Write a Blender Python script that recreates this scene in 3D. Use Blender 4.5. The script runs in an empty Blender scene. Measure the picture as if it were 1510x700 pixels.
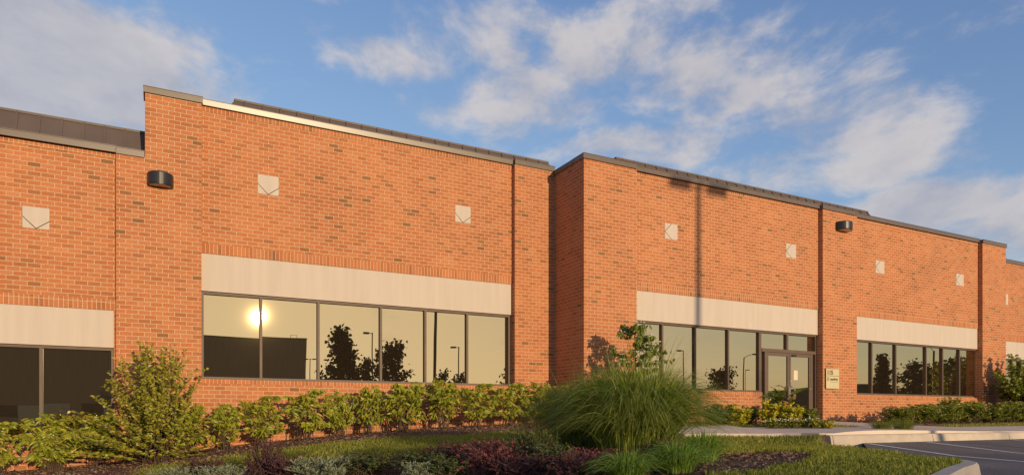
import bpy, bmesh, math, random
import numpy as np
from mathutils import Vector, Matrix
from mathutils.geometry import delaunay_2d_cdt

# All heights below are relative to the camera's eye; EYE lifts the finished scene so the parking lot is near 0.
EYE = 1.45
rng = np.random.default_rng(11)
random.seed(11)
sc = bpy.context.scene
COL = sc.collection
PI = math.pi

# ------------------------------------------------------------------ object helpers
def link(name, me, parent=None, loc=(0, 0, 0)):
    o = bpy.data.objects.new(name, me)
    COL.objects.link(o)
    o.location = loc
    if parent is not None:
        o.parent = parent
    return o

def tag(o, label=None, cat=None, group=None, kind=None):
    if label: o['label'] = label
    if cat: o['category'] = cat
    if group: o['group'] = group
    if kind: o['kind'] = kind
    return o

def thing(name, label, cat, loc=(0, 0, 0), group=None):
    return tag(link(name, None, None, loc), label, cat, group)

def dup(root, loc, rz=0.0, sc_=(1, 1, 1), label=None):
    r = root.copy(); COL.objects.link(r)
    r.location = loc; r.rotation_euler = (0, 0, rz); r.scale = sc_
    if label: r['label'] = label
    for ch in list(root.children):
        c = ch.copy(); COL.objects.link(c); c.parent = r
        for g in list(ch.children):
            d = g.copy(); COL.objects.link(d); d.parent = c
    return r

class B:
    """Boxes, prisms and tubes gathered into one mesh with metre UVs."""
    def __init__(s): s.v=[]; s.f=[]; s.m=[]; s.uv=[]; s.sm=[]
    def face(s, pts, mat=0, uv=None, smooth=False):
        i=len(s.v); s.v+= [tuple(p) for p in pts]; s.f.append(tuple(range(i,i+len(pts)))); s.m.append(mat); s.sm.append(smooth)
        if uv is None:
            a,b,c=[Vector(p) for p in pts[:3]]; n=(b-a).cross(c-a)
            k=max(range(3), key=lambda q: abs(n[q]))
            uv=[(p[1],p[2]) if k==0 else (p[0],p[2]) if k==1 else (p[0],p[1]) for p in pts]
        s.uv+=uv
    def box(s,x0,x1,y0,y1,z0,z1,mat=0):
        p=lambda x,y,z:(x,y,z)
        s.face([p(x0,y0,z0),p(x1,y0,z0),p(x1,y0,z1),p(x0,y0,z1)],mat)
        s.face([p(x1,y1,z0),p(x0,y1,z0),p(x0,y1,z1),p(x1,y1,z1)],mat)
        s.face([p(x0,y1,z0),p(x0,y0,z0),p(x0,y0,z1),p(x0,y1,z1)],mat)
        s.face([p(x1,y0,z0),p(x1,y1,z0),p(x1,y1,z1),p(x1,y0,z1)],mat)
        s.face([p(x0,y0,z1),p(x1,y0,z1),p(x1,y1,z1),p(x0,y1,z1)],mat)
        s.face([p(x0,y1,z0),p(x1,y1,z0),p(x1,y0,z0),p(x0,y0,z0)],mat)
    def prism(s, poly, y0, y1, mat=0):
        """polygon in (x,z), extruded from y0 (front) to y1."""
        n=len(poly)
        s.face([(x,y0,z) for x,z in poly],mat); s.face([(x,y1,z) for x,z in reversed(poly)],mat)
        for i in range(n):
            (a,b),(c,d)=poly[i],poly[(i+1)%n]
            s.face([(c,y0,d),(a,y0,b),(a,y1,b),(c,y1,d)],mat)
    def tube(s, pts, radii, n=7, mat=0, caps=True):
        pts=[Vector(p) for p in pts]; rings=[]
        for i,p in enumerate(pts):
            t=(pts[min(i+1,len(pts)-1)]-pts[max(i-1,0)])
            t=t.normalized() if t.length>1e-9 else Vector((0,0,1))
            a=t.cross(Vector((0.31,0.93,0.2))).normalized(); b=t.cross(a)
            rings.append([p+(a*math.cos(2*PI*k/n)+b*math.sin(2*PI*k/n))*radii[i] for k in range(n)])
        for i in range(len(pts)-1):
            for k in range(n):
                q=(k+1)%n
                s.face([rings[i][k],rings[i][q],rings[i+1][q],rings[i+1][k]],mat,smooth=True)
        if caps:
            s.face(rings[0][::-1],mat); s.face(rings[-1],mat)
    def build(s,name,mats,parent=None,loc=(0,0,0),weld=False):
        me=bpy.data.meshes.new(name); me.from_pydata(s.v,[],s.f)
        for m in (mats if isinstance(mats,(list,tuple)) else [mats]): me.materials.append(m)
        me.polygons.foreach_set('material_index',s.m)
        me.polygons.foreach_set('use_smooth',s.sm)
        u=me.uv_layers.new(name='UVMap'); u.data.foreach_set('uv',np.array(s.uv,dtype=np.float32).ravel())
        if weld:
            bm=bmesh.new(); bm.from_mesh(me); bmesh.ops.remove_doubles(bm,verts=bm.verts,dist=1e-5); bm.to_mesh(me); bm.free()
        me.update()
        return link(name,me,parent,loc)

def np_mesh(name, V, F, mats, midx=None, smooth=False):
    """mesh from arrays: V (n,3), F (m,3|4)."""
    me=bpy.data.meshes.new(name); V=np.asarray(V,np.float32); F=np.asarray(F,np.int32); k=F.shape[1]
    me.vertices.add(len(V)); me.vertices.foreach_set('co',V.ravel())
    me.loops.add(F.size); me.loops.foreach_set('vertex_index',F.ravel())
    me.polygons.add(len(F)); me.polygons.foreach_set('loop_start',np.arange(0,F.size,k,dtype=np.int32))
    if midx is not None: me.polygons.foreach_set('material_index',np.asarray(midx,np.int32))
    me.polygons.foreach_set('use_smooth',np.full(len(F),smooth,dtype=bool))
    for m in (mats if isinstance(mats,(list,tuple)) else [mats]): me.materials.append(m)
    me.update(calc_edges=True); me.validate()
    return me

# ------------------------------------------------------------------ materials
def newmat(name):
    m=bpy.data.materials.new(name); m.use_nodes=True; nt=m.node_tree
    return m,nt,nt.nodes['Principled BSDF']
def N(nt,t,**k):
    n=nt.nodes.new(t)
    for a,v in k.items(): setattr(n,a,v)
    return n
def ramp(nt,stops,interp='LINEAR'):
    r=N(nt,'ShaderNodeValToRGB'); cr=r.color_ramp; cr.interpolation=interp
    while len(cr.elements)<len(stops): cr.elements.new(0.5)
    for e,(p,c) in zip(cr.elements,stops): e.position=p; e.color=(*c,1)
    return r
def mixc(nt,fac,a,b,mode='MIX'):
    m=N(nt,'ShaderNodeMix',data_type='RGBA',blend_type=mode)
    for s,v in ((m.inputs[0],fac),(m.inputs[6],a),(m.inputs[7],b)):
        if hasattr(v,'is_linked') or hasattr(v,'links'): nt.links.new(v,s)
        elif isinstance(v,(int,float)): s.default_value=v
        else: s.default_value=(*v,1)
    return m.outputs[2]

def brick_mat(name, bw, bh, mort, offset=0.5, swap=False, seed=0.0):
    m,nt,p=newmat(name); L=nt.links.new
    uv=N(nt,'ShaderNodeUVMap'); mp=N(nt,'ShaderNodeMapping'); mp.inputs['Location'].default_value=(seed,0.02,0)
    L(uv.outputs[0],mp.inputs[0])
    vec=mp.outputs[0]
    # slight waviness so that no course is ruler straight
    nz=N(nt,'ShaderNodeTexNoise'); nz.inputs['Scale'].default_value=2.6; nz.inputs['Detail'].default_value=3; L(vec,nz.inputs['Vector'])
    sub=N(nt,'ShaderNodeVectorMath',operation='SUBTRACT'); L(nz.outputs['Color'],sub.inputs[0]); sub.inputs[1].default_value=(.5,.5,.5)
    scl=N(nt,'ShaderNodeVectorMath',operation='SCALE'); L(sub.outputs[0],scl.inputs[0]); scl.inputs['Scale'].default_value=0.012
    add=N(nt,'ShaderNodeVectorMath',operation='ADD'); L(vec,add.inputs[0]); L(scl.outputs[0],add.inputs[1])
    bt=N(nt,'ShaderNodeTexBrick'); L(add.outputs[0],bt.inputs['Vector'])
    bt.offset=offset; bt.squash=1
    bt.inputs['Color1'].default_value=(0,0,0,1); bt.inputs['Color2'].default_value=(1,1,1,1); bt.inputs['Mortar'].default_value=(.5,.5,.5,1)
    bt.inputs['Scale'].default_value=1; bt.inputs['Mortar Size'].default_value=mort; bt.inputs['Mortar Smooth'].default_value=.25
    bt.inputs['Bias'].default_value=0; bt.inputs['Brick Width'].default_value=bw; bt.inputs['Row Height'].default_value=bh
    r=ramp(nt,[(0,(.235,.11,.045)),(.012,(.26,.12,.048)),(.03,(.36,.138,.053)),(.2,(.425,.150,.057)),(.45,(.46,.171,.068)),(.65,(.49,.188,.077)),(.85,(.445,.152,.056)),(1,(.50,.205,.09))])
    L(bt.outputs['Color'],r.inputs[0])
    n2=N(nt,'ShaderNodeTexNoise'); n2.inputs['Scale'].default_value=38; n2.inputs['Detail'].default_value=4; L(vec,n2.inputs['Vector'])
    r2=ramp(nt,[(.3,(.80,.80,.80)),(.7,(1.14,1.12,1.10))]); L(n2.outputs['Fac'],r2.inputs[0])
    c=mixc(nt,1.0,r.outputs[0],r2.outputs[0],'MULTIPLY')
    n3=N(nt,'ShaderNodeTexNoise'); n3.inputs['Scale'].default_value=.7; n3.inputs['Detail'].default_value=5; L(vec,n3.inputs['Vector'])
    r3=ramp(nt,[(.3,(.88,.86,.86)),(.7,(1.07,1.06,1.04))]); L(n3.outputs['Fac'],r3.inputs[0])
    c=mixc(nt,1.0,c,r3.outputs[0],'MULTIPLY')
    c=mixc(nt,bt.outputs['Fac'],c,(.58,.40,.25))
    L(c,p.inputs['Base Color']); p.inputs['Roughness'].default_value=.85; p.inputs['Specular IOR Level'].default_value=.25
    h=N(nt,'ShaderNodeMath',operation='MULTIPLY_ADD'); L(bt.outputs['Fac'],h.inputs[0]); h.inputs[1].default_value=-1; h.inputs[2].default_value=1
    h2=N(nt,'ShaderNodeMath',operation='MULTIPLY_ADD'); L(n2.outputs['Fac'],h2.inputs[0]); h2.inputs[1].default_value=.35; L(h.outputs[0],h2.inputs[2])
    bp=N(nt,'ShaderNodeBump'); bp.inputs['Distance'].default_value=.006; bp.inputs['Strength'].default_value=.7; L(h2.outputs[0],bp.inputs['Height']); L(bp.outputs[0],p.inputs['Normal'])
    return m

BRICK=brick_mat('brick_running',.226,.0905,.0065)
SOLDIER=brick_mat('brick_soldier',.0815,.30,.0065,offset=0.0,seed=.03)

def noisy(name, c0, c1, scale=6, rough=.8, spec=.3, metallic=0, bump=0, bscale=60, streak=False, coord='Object', detail=5):
    m,nt,p=newmat(name); L=nt.links.new
    tc=N(nt,'ShaderNodeTexCoord'); v=tc.outputs[coord]
    if streak:
        mp=N(nt,'ShaderNodeMapping'); mp.inputs['Scale'].default_value=(6,6,.5); L(v,mp.inputs[0]); v=mp.outputs[0]
    n=N(nt,'ShaderNodeTexNoise'); n.inputs['Scale'].default_value=scale; n.inputs['Detail'].default_value=detail; L(v,n.inputs['Vector'])
    r=ramp(nt,[(.3,c0),(.7,c1)]); L(n.outputs['Fac'],r.inputs[0]); L(r.outputs[0],p.inputs['Base Color'])
    p.inputs['Roughness'].default_value=rough; p.inputs['Specular IOR Level'].default_value=spec; p.inputs['Metallic'].default_value=metallic
    if bump:
        b=N(nt,'ShaderNodeTexNoise'); b.inputs['Scale'].default_value=bscale; b.inputs['Detail'].default_value=4; L(tc.outputs[coord],b.inputs['Vector'])
        bp=N(nt,'ShaderNodeBump'); bp.inputs['Distance'].default_value=bump; bp.inputs['Strength'].default_value=.8; L(b.outputs['Fac'],bp.inputs['Height']); L(bp.outputs[0],p.inputs['Normal'])
    return m

STONE=noisy('cast_stone',(.49,.415,.345),(.535,.455,.38),1.2,.85,.2,bump=.002,bscale=90,streak=True)
GROOVE=noisy('groove_joint',(.10,.075,.055),(.13,.10,.075),8,.9)
COPING=noisy('bronze_coping',(.12,.088,.064),(.14,.103,.076),3,.34,.5,metallic=.0)
ROOFM=noisy('bronze_roof_metal',(.105,.077,.063),(.125,.092,.076),2,.55,.4)
FRAME=noisy('bronze_frame',(.105,.068,.047),(.125,.081,.057),5,.55,.35)
FIXT=noisy('dark_bronze_fixture',(.028,.026,.025),(.036,.033,.031),6,.32,.5,metallic=.3)
STEEL=noisy('brushed_steel',(.62,.60,.56),(.70,.68,.64),20,.3,.5,metallic=.9)
LENS=noisy('lamp_lens',(.42,.38,.30),(.46,.42,.34),6,.2,.5)
DARKWALL=noisy('brown_block_wall',(.32,.205,.14),(.38,.25,.17),.5,.9,streak=True)
CONC=noisy('concrete',(.40,.335,.265),(.53,.445,.355),3.2,.9,.2,bump=.003,bscale=45)
CONCP=noisy('concrete_paving',(.55,.45,.355),(.63,.52,.415),1.6,.9,.2,bump=.003,bscale=60)
POLE=noisy('pole_paint',(.035,.030,.027),(.045,.038,.034),4,.5,.4)
WPAINT=noisy('road_paint',(.62,.60,.56),(.80,.78,.74),9,.8,.2)
SIGNF=noisy('sign_face',(.50,.42,.24),(.54,.455,.265),3,.5,.4)
SIGNT=noisy('sign_ink',(.045,.035,.025),(.055,.043,.03),5,.6)

def asphalt():
    m,nt,p=newmat('asphalt'); L=nt.links.new
    tc=N(nt,'ShaderNodeTexCoord')
    n=N(nt,'ShaderNodeTexNoise'); n.inputs['Scale'].default_value=.5; n.inputs['Detail'].default_value=6; L(tc.outputs['Object'],n.inputs['Vector'])
    r=ramp(nt,[(.3,(.095,.081,.070)),(.7,(.19,.160,.138))]); L(n.outputs['Fac'],r.inputs[0])
    v=N(nt,'ShaderNodeTexVoronoi'); v.inputs['Scale'].default_value=55; L(tc.outputs['Object'],v.inputs['Vector'])
    r2=ramp(nt,[(0,(.7,.7,.7)),(1,(1.35,1.32,1.28))]); L(v.outputs['Color'],r2.inputs[0])
    L(mixc(nt,1,r.outputs[0],r2.outputs[0],'MULTIPLY'),p.inputs['Base Color']); p.inputs['Roughness'].default_value=.85
    bp=N(nt,'ShaderNodeBump'); bp.inputs['Distance'].default_value=.006; L(v.outputs['Distance'],bp.inputs['Height']); L(bp.outputs[0],p.inputs['Normal'])
    return m
ASPH=asphalt()

def soil(name, stops, scale, bump):
    m,nt,p=newmat(name); L=nt.links.new
    tc=N(nt,'ShaderNodeTexCoord')
    n=N(nt,'ShaderNodeTexNoise'); n.inputs['Scale'].default_value=scale; n.inputs['Detail'].default_value=8; n.inputs['Roughness'].default_value=.7; L(tc.outputs['Object'],n.inputs['Vector'])
    v=N(nt,'ShaderNodeTexVoronoi'); v.inputs['Scale'].default_value=scale*3; L(tc.outputs['Object'],v.inputs['Vector'])
    mx=N(nt,'ShaderNodeMath',operation='MULTIPLY_ADD'); L(v.outputs['Color'],mx.inputs[0]); mx.inputs[1].default_value=.45; 
    m2=N(nt,'ShaderNodeMath',operation='MULTIPLY'); L(n.outputs['Fac'],m2.inputs[0]); m2.inputs[1].default_value=.6; L(m2.outputs[0],mx.inputs[2])
    r=ramp(nt,stops); L(mx.outputs[0],r.inputs[0]); L(r.outputs[0],p.inputs['Base Color']); p.inputs['Roughness'].default_value=.95; p.inputs['Specular IOR Level'].default_value=.15
    bp=N(nt,'ShaderNodeBump'); bp.inputs['Distance'].default_value=bump; L(mx.outputs[0],bp.inputs['Height']); L(bp.outputs[0],p.inputs['Normal'])
    return m
MULCH=soil('bark_mulch',[(.2,(.07,.038,.024)),(.5,(.15,.085,.057)),(.8,(.23,.14,.095))],14,.03)
TURF=soil('turf_soil',[(.2,(.08,.085,.024)),(.5,(.13,.14,.036)),(.8,(.19,.185,.06))],9,.02)
FARG=soil('far_ground',[(.2,(.045,.05,.02)),(.8,(.08,.085,.035))],.3,.05)

def leafmat(name, cols, rough=.45, spec=.4, trans=.35, patch=None):
    """per-leaf colour variation, some light through the blade."""
    m,nt,p=newmat(name); L=nt.links.new; nt.nodes.remove(p)
    out=nt.nodes['Material Output']
    g=N(nt,'ShaderNodeNewGeometry')
    n=len(cols); r=ramp(nt,[(i/(n-1),c) for i,c in enumerate(cols)]); L(g.outputs['Random Per Island'],r.inputs[0])
    p=N(nt,'ShaderNodeBsdfPrincipled'); p.inputs['Roughness'].default_value=rough; p.inputs['Specular IOR Level'].default_value=spec
    L(r.outputs[0],p.inputs['Base Color'])
    t=N(nt,'ShaderNodeBsdfTranslucent')
    tc=mixc(nt,1,r.outputs[0],(1.25,1.35,.6),'MULTIPLY'); L(tc,t.inputs['Color'])
    mx=N(nt,'ShaderNodeMixShader'); mx.inputs[0].default_value=trans
    L(p.outputs[0],mx.inputs[1]); L(t.outputs[0],mx.inputs[2]); L(mx.outputs[0],out.inputs[0])
    return m
LAUREL=leafmat('laurel_leaf',[(0.138,0.184,0.018),(0.253,0.287,0.025),(0.368,0.385,0.032),(0.483,0.448,0.041),(0.196,0.241,0.023),(0.529,0.368,0.057)],.38,.55,.4)
HOLLY=leafmat('holly_leaf',[(0.169,0.189,0.021),(0.286,0.28,0.026),(0.39,0.358,0.036),(0.234,0.234,0.026),(0.481,0.39,0.052)],.38,.45,.3)
DOGW=leafmat('dogwood_leaf',[(0.096,0.132,0.019),(0.156,0.198,0.026),(0.216,0.24,0.034)],.4,.4)
PETAL=leafmat('white_bract',[(.62,.56,.46),(.72,.66,.56)],.6,.2,.3)
HEDGE=leafmat('low_hedge_leaf',[(.09,.12,.014),(.16,.19,.02),(.23,.25,.026),(.31,.30,.034)],.45,.4)
MISC=leafmat('ornamental_grass_blade',[(0.098,0.149,0.021),(0.161,0.218,0.032),(0.23,0.287,0.046),(0.483,0.46,0.127),(0.115,0.172,0.023),(0.322,0.356,0.069)],.45,.4,.4)
TUFT=leafmat('bright_grass_blade',[(0.126,0.21,0.031),(0.196,0.294,0.042),(0.252,0.35,0.063)],.45,.4,.4)
FINE=leafmat('fine_grass_blade',[(0.125,0.163,0.027),(0.188,0.213,0.037),(0.237,0.237,0.056)],.5,.3,.4)
PURP=leafmat('purple_leaf',[(0.12,0.036,0.05),(0.204,0.058,0.072),(0.288,0.09,0.102),(0.156,0.06,0.054)],.5,.3,.3)
PURPD=leafmat('dark_purple_leaf',[(0.074,0.03,0.038),(0.115,0.043,0.051),(0.162,0.068,0.068)],.5,.3,.3)
SILV=leafmat('silver_leaf',[(.18,.21,.12),(.25,.28,.17),(.30,.32,.21)],.6,.2,.3)
DGREEN=leafmat('dark_green_leaf',[(0.048,0.067,0.022),(0.088,0.112,0.032),(0.136,0.16,0.048)],.45,.4)
YELL=leafmat('yellow_green_leaf',[(.40,.36,.025),(.56,.48,.03),(.48,.43,.035)],.45,.35,.4)
RED=leafmat('red_leaf',[(.30,.07,.03),(.36,.10,.035),(.22,.06,.03)],.5,.3,.3)
BIGL=leafmat('canna_leaf',[(.10,.14,.02),(.17,.20,.03),(.13,.16,.025)],.35,.45,.4)
LAWN=leafmat('lawn_blade',[(0.165,0.193,0.024),(0.231,0.248,0.033),(0.297,0.292,0.046),(0.396,0.352,0.088)],.55,.25,.35)
FARLEAF=leafmat('tree_leaf',[(.030,.040,.014),(.05,.062,.02),(.07,.08,.026)],.6,.2,.2)
STEM=noisy('woody_stem',(.07,.045,.03),(.11,.075,.05),9,.9,.2)
BARK=noisy('tree_bark',(.06,.045,.035),(.09,.07,.055),9,.9,.2)
CHIP=leafmat('mulch_chip',[(0.068,0.038,0.024),(0.135,0.077,0.05),(0.216,0.132,0.084),(0.297,0.196,0.128)],.9,.1,0.0)

def glass():
    m,nt,p=newmat('bronze_reflective_glass'); L=nt.links.new
    out=nt.nodes['Material Output']
    p.inputs['Base Color'].default_value=(.026,.017,.011,1); p.inputs['Roughness'].default_value=.6; p.inputs['Specular IOR Level'].default_value=.0
    g=N(nt,'ShaderNodeBsdfGlossy'); g.inputs['Color'].default_value=(.98,.81,.47,1); g.inputs['Roughness'].default_value=0.0
    g2=N(nt,'ShaderNodeBsdfGlossy'); g2.inputs['Color'].default_value=(.98,.81,.47,1); g2.inputs['Roughness'].default_value=.045
    tc=N(nt,'ShaderNodeTexCoord'); n=N(nt,'ShaderNodeTexNoise'); n.inputs['Scale'].default_value=.55; n.inputs['Detail'].default_value=1; L(tc.outputs['Object'],n.inputs['Vector'])
    bp=N(nt,'ShaderNodeBump'); bp.inputs['Distance'].default_value=.003; bp.inputs['Strength'].default_value=1; L(n.outputs['Fac'],bp.inputs['Height']); L(bp.outputs[0],g.inputs['Normal'])
    mg=N(nt,'ShaderNodeMixShader'); mg.inputs[0].default_value=.0045; L(g.outputs[0],mg.inputs[1]); L(g2.outputs[0],mg.inputs[2])
    lw=N(nt,'ShaderNodeFresnel'); lw.inputs['IOR'].default_value=1.5
    mr=N(nt,'ShaderNodeMapRange'); mr.inputs['To Min'].default_value=GLASS_R; mr.inputs['To Max'].default_value=.9; L(lw.outputs[0],mr.inputs[0])
    ms=N(nt,'ShaderNodeMixShader'); L(mr.outputs[0],ms.inputs[0]); L(p.outputs[0],ms.inputs[1]); L(mg.outputs[0],ms.inputs[2]); L(ms.outputs[0],out.inputs[0])
    return m
GLASS_R=.47
GLASS=glass()

# ------------------------------------------------------------------ terrain
def hA(x,y):
    x=np.asarray(x,float); y=np.asarray(y,float)
    return -.475-.06*np.clip(8.5-y,0,2.1)-.012*np.clip(6.4-y,0,40)-.04*np.clip(7-x,0,14)
CP=[(-12,16.3,-1.6),(-6,16.3,-1.3),(-2.7,16.3,-1.03),(-1.6,16.3,-.98),(.9,16.3,-.67),(3.5,16.3,-.43),(6.45,16.3,-.23),(9.7,14.7,-.16),(12,14.8,-.12),(18,14.8,-.09),(30,14.8,-.11),(45,14.8,-.1),
    (2.44,13,-.62),(1,14.5,-.76),(6,13,-.35),(-1.5,13,-1.08),(8,12,-.30),(9.5,10.2,-.31),(11.2,8.6,-.32),(17.2,8.6,-.315),(30,8.6,-.315),(45,8.6,-.315),(30,11,-.21),(14,11,-.23),
    (10.3,8.0,-.475),(10.3,9.1,-.455),(9.3,9.6,-.43),(9.3,6.6,-.50),(8.78,7.05,-.48),(8.3,5.4,-.50),(7.9,4.6,-.49),(6,5.8,-.51),(6.25,8,-.52),(5,10,-.52),(1.5,8,-.98),(3.5,8,-.80),(0,10,-1.05),(3,10.5,-.74),(-1.5,9,-1.2),(-6,10,-1.45),(-10,8,-1.6),
    (5.7,3.3,-.55),(3,2.4,-.72),(0,1.3,-.95),(-5,-.5,-1.2),(-10,-2.5,-1.35)]
CPx=np.array(CP)
def _phi(d2): return np.where(d2>1e-12, .5*d2*np.log(d2+1e-12),0)
def _tps():
    n=len(CPx); P=np.c_[np.ones(n),CPx[:,:2]]
    K=_phi(((CPx[:,None,:2]-CPx[None,:,:2])**2).sum(2))+np.eye(n)*.03
    A=np.block([[K,P],[P.T,np.zeros((3,3))]])
    return np.linalg.solve(A,np.r_[CPx[:,2],0,0,0])
TW=_tps()
def hG(x,y):
    x=np.clip(np.asarray(x,float),-12,45); y=np.clip(np.asarray(y,float),-2.5,16.4)
    sh=x.shape; q=np.c_[x.ravel(),y.ravel()]; out=np.empty(len(q))
    for i in range(0,len(q),20000):
        s=q[i:i+20000]; d2=((s[:,None,:]-CPx[None,:,:2])**2).sum(2)
        out[i:i+20000]=_phi(d2)@TW[:-3]+TW[-3]+s@TW[-2:]
    return np.minimum(out,-.07).reshape(sh)
def g1(x,y): return float(hG(np.array([x]),np.array([y]))[0])

def inpoly(x,y,poly):
    x=np.asarray(x); y=np.asarray(y); c=np.zeros(x.shape,bool); n=len(poly)
    for i in range(n):
        x0,y0=poly[i]; x1,y1=poly[(i+1)%n]
        if y0==y1: continue
        t=((y0>y)!=(y1>y))&(x<(x1-x0)*(y-y0)/(y1-y0)+x0); c^=t
    return c
def smoothline(pts,it=2):
    for _ in range(it):
        q=[pts[0]]
        for a,b in zip(pts,pts[1:]):
            q+=[(a[0]*.75+b[0]*.25,a[1]*.75+b[1]*.25),(a[0]*.25+b[0]*.75,a[1]*.25+b[1]*.75)]
        pts=q+[pts[-1]]
    return pts
def resample(pts,step):
    pts=[Vector((*p,0)) for p in pts]; out=[pts[0]]; acc=0
    for a,b in zip(pts,pts[1:]):
        L=(b-a).length; d=step-acc
        while d<=L: out.append(a+(b-a)*(d/L)); d+=step
        acc=L-(d-step)
    if (out[-1]-pts[-1]).length>step*.3: out.append(pts[-1])
    return [(p.x,p.y) for p in out]

# kerb line, asphalt side (from far right along the pavement, round the lawn's tip, to the left)
KERB=smoothline([(60,8.5),(30,8.5),(14,8.5),(11.4,8.5),(10.75,8.35),(10.35,7.7),(9.8,6.7),(9.0,5.6),(8.35,4.75),(8.0,4.25),(7.55,4.02),(6.9,3.8),(5.7,3.35),(3,2.4),(0,1.3),(-5,-.5),(-12,-3.2)],2)
def offset_line(pts,d):
    out=[]
    for i,p in enumerate(pts):
        a=Vector(pts[max(i-1,0)]); b=Vector(pts[min(i+1,len(pts)-1)]); t=(b-a).normalized(); n=Vector((t.y,-t.x))
        out.append((p[0]+n.x*d,p[1]+n.y*d))
    return out
KIN=offset_line(KERB,.17)     # lawn / pavement side
ASPOLY=KERB+[(-70,-3.2),(-70,-70),(140,-70),(140,8.5)]
LOTOUT=KIN
WALK=[(8.9,10.02),(9.5,9.98),(10.4,9.75),(10.93,9.3),(11.06,8.95),(11.1,8.672),(14,8.672),(45,8.672),(45,10.7),(18.9,10.8),(18.75,11.6),(18.75,14.84),(16.35,14.84),(16.35,11.4),(14,11.1),(11,11.05),(8.9,11.1)]
MULCHEL=((6.35,5.95),(.90,.43),1.75,.62)
LAWN1=[p for p in KIN if p[0]<11.3 and p[0]>5.0][:]+[(4.6,3.2),(4.3,4.4),(5.2,5.6),(6.3,7.0),(7.2,8.6),(7.4,10.2),(8.9,9.98),(9.5,9.93),(10.35,9.7),(10.9,9.25),(11.1,8.8)]
LAWN2=[(-.9,12.9),(.1,14.3),(2,14.15),(3.4,14.0),(5.9,13.2),(8,12.7),(10.5,12.6),(13,12.2),(14.6,12),(16.2,11.6),(14,11.15),(11,11.1),(8.85,11.15),(8.85,10.0),(7.2,10.0),(5.7,10.25),(4.8,10.7),(3.4,11.4),(1.7,12.0),(.4,12.2)]
LAWN3=[(19.0,10.75),(45,10.65),(45,12.2),(24,12.2),(20.5,11.8),(19.0,11.4)]
def in_mulch(x,y):
    (cx,cy),(ux,uy),a,b=MULCHEL; d=math.hypot(ux,uy); ux/=d; uy/=d
    p=(x-cx)*ux+(y-cy)*uy; q=-(x-cx)*uy+(y-cy)*ux
    return (p/a)**2+(q/b)**2<1+.18*np.sin(x*7.3)*np.cos(y*6.1)
def lawn_mask(x,y):
    w=.10*np.sin(x*5.1+y*2.3)+.07*np.sin(y*7.7-x*3.1)
    return (inpoly(x,y,LAWN1)&~in_mulch(x,y))|inpoly(x+w*.6,y+w,LAWN2)|inpoly(x,y,LAWN3)

def build_ground():
    def axis(lo,hi,step,far):
        a=np.arange(lo,hi+1e-6,step); g=[]; d=step; p=hi
        while p<far: d*=1.35; p+=d; g.append(p)
        h=[]; d=step; p=lo
        while p>-far: d*=1.35; p-=d; h.append(p)
        return np.array(h[::-1]+list(a)+g)
    xs=axis(-9,33,.11,2500); ys=axis(1.0,16.6,.11,2500)
    X,Y=np.meshgrid(xs,ys,indexing='xy'); Z=hG(X,Y)
    far=np.clip((np.maximum(np.maximum(X-45,-12-X),np.maximum(Y-40,-8-Y)))/60,0,1)
    Z=Z*(1-far)+(-2.2)*far
    asp=inpoly(X,Y,ASPOLY); near=inpoly(X,Y,[(p[0],p[1]) for p in KIN]+[(-70,-3),(-70,-70),(140,-70),(140,8.6)])
    Z=np.where(near,np.minimum(Z,hA(X,Y)-.12),Z)
    Z=np.where(inpoly(X,Y,WALK),Z-.07,Z)
    Z=np.where((Y<-60),np.minimum(Z,-2.2),Z)
    nx,ny=len(xs),len(ys); idx=np.arange(nx*ny).reshape(ny,nx)
    F=np.stack([idx[:-1,:-1],idx[:-1,1:],idx[1:,1:],idx[1:,:-1]],-1).reshape(-1,4)
    cx=((X[:-1,:-1]+X[1:,1:])/2).ravel(); cy=((Y[:-1,:-1]+Y[1:,1:])/2).ravel()
    mi=np.zeros(len(F),int); mi[lawn_mask(cx,cy)]=1
    mi[(cx<-12)|(cx>46)|(cy<-3)|(cy>20)]=2
    # small clods in the beds
    V=np.c_[X.ravel(),Y.ravel(),Z.ravel()]
    inner=(V[:,0]>-8.5)&(V[:,0]<32)&(V[:,1]>1)&(V[:,1]<16.3)
    V[:,2]+=np.where(inner,rng.normal(0,.006,len(V)),0)
    o=link('ground',np_mesh('ground',V,F,[MULCH,TURF,FARG],mi,True)); tag(o,kind='structure')
build_ground()

def cdt_sheet(name, poly, hf, mat, step, bounds=None, thick=0, extra=()):
    poly=resample(poly+[poly[0]],step)[:-1] if step else poly
    pts=[Vector(p) for p in poly]; n=len(pts); ed=[(i,(i+1)%n) for i in range(n)]
    xs=[p[0] for p in poly]; ys=[p[1] for p in poly]
    gx=np.arange(min(xs),max(xs),step*1.7); gy=np.arange(min(ys),max(ys),step*1.7); GX,GY=np.meshgrid(gx,gy)
    k=inpoly(GX,GY,poly)
    for x,y in zip(GX[k],GY[k]): pts.append(Vector((x,y)))
    v,e,f,_,_,_=delaunay_2d_cdt(pts,ed,[list(range(n))],1,1e-4)
    vx=np.array([p.x for p in v]); vy=np.array([p.y for p in v]); vz=hf(vx,vy)
    b=B()
    for t in f: b.face([(vx[i],vy[i],vz[i]) for i in t])
    if thick:
        for i in range(n):
            a,c=poly[i],poly[(i+1)%n]; za=float(hf(np.array([a[0]]),np.array([a[1]]))[0]); zc=float(hf(np.array([c[0]]),np.array([c[1]]))[0])
            b.face([(a[0],a[1],za-thick),(c[0],c[1],zc-thick),(c[0],c[1],zc),(a[0],a[1],za)])
    o=b.build(name,mat,weld=True); 
    for p in o.data.polygons: p.use_smooth=False
    return tag(o,kind='structure')
cdt_sheet('parking_lot',ASPOLY,hA,ASPH,3.0)
o=cdt_sheet('pavement',WALK,lambda x,y:hG(x,y)+.012+.05*np.clip((11.3-x)/.25,0,1),CONCP,.35,thick=.16)
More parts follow.
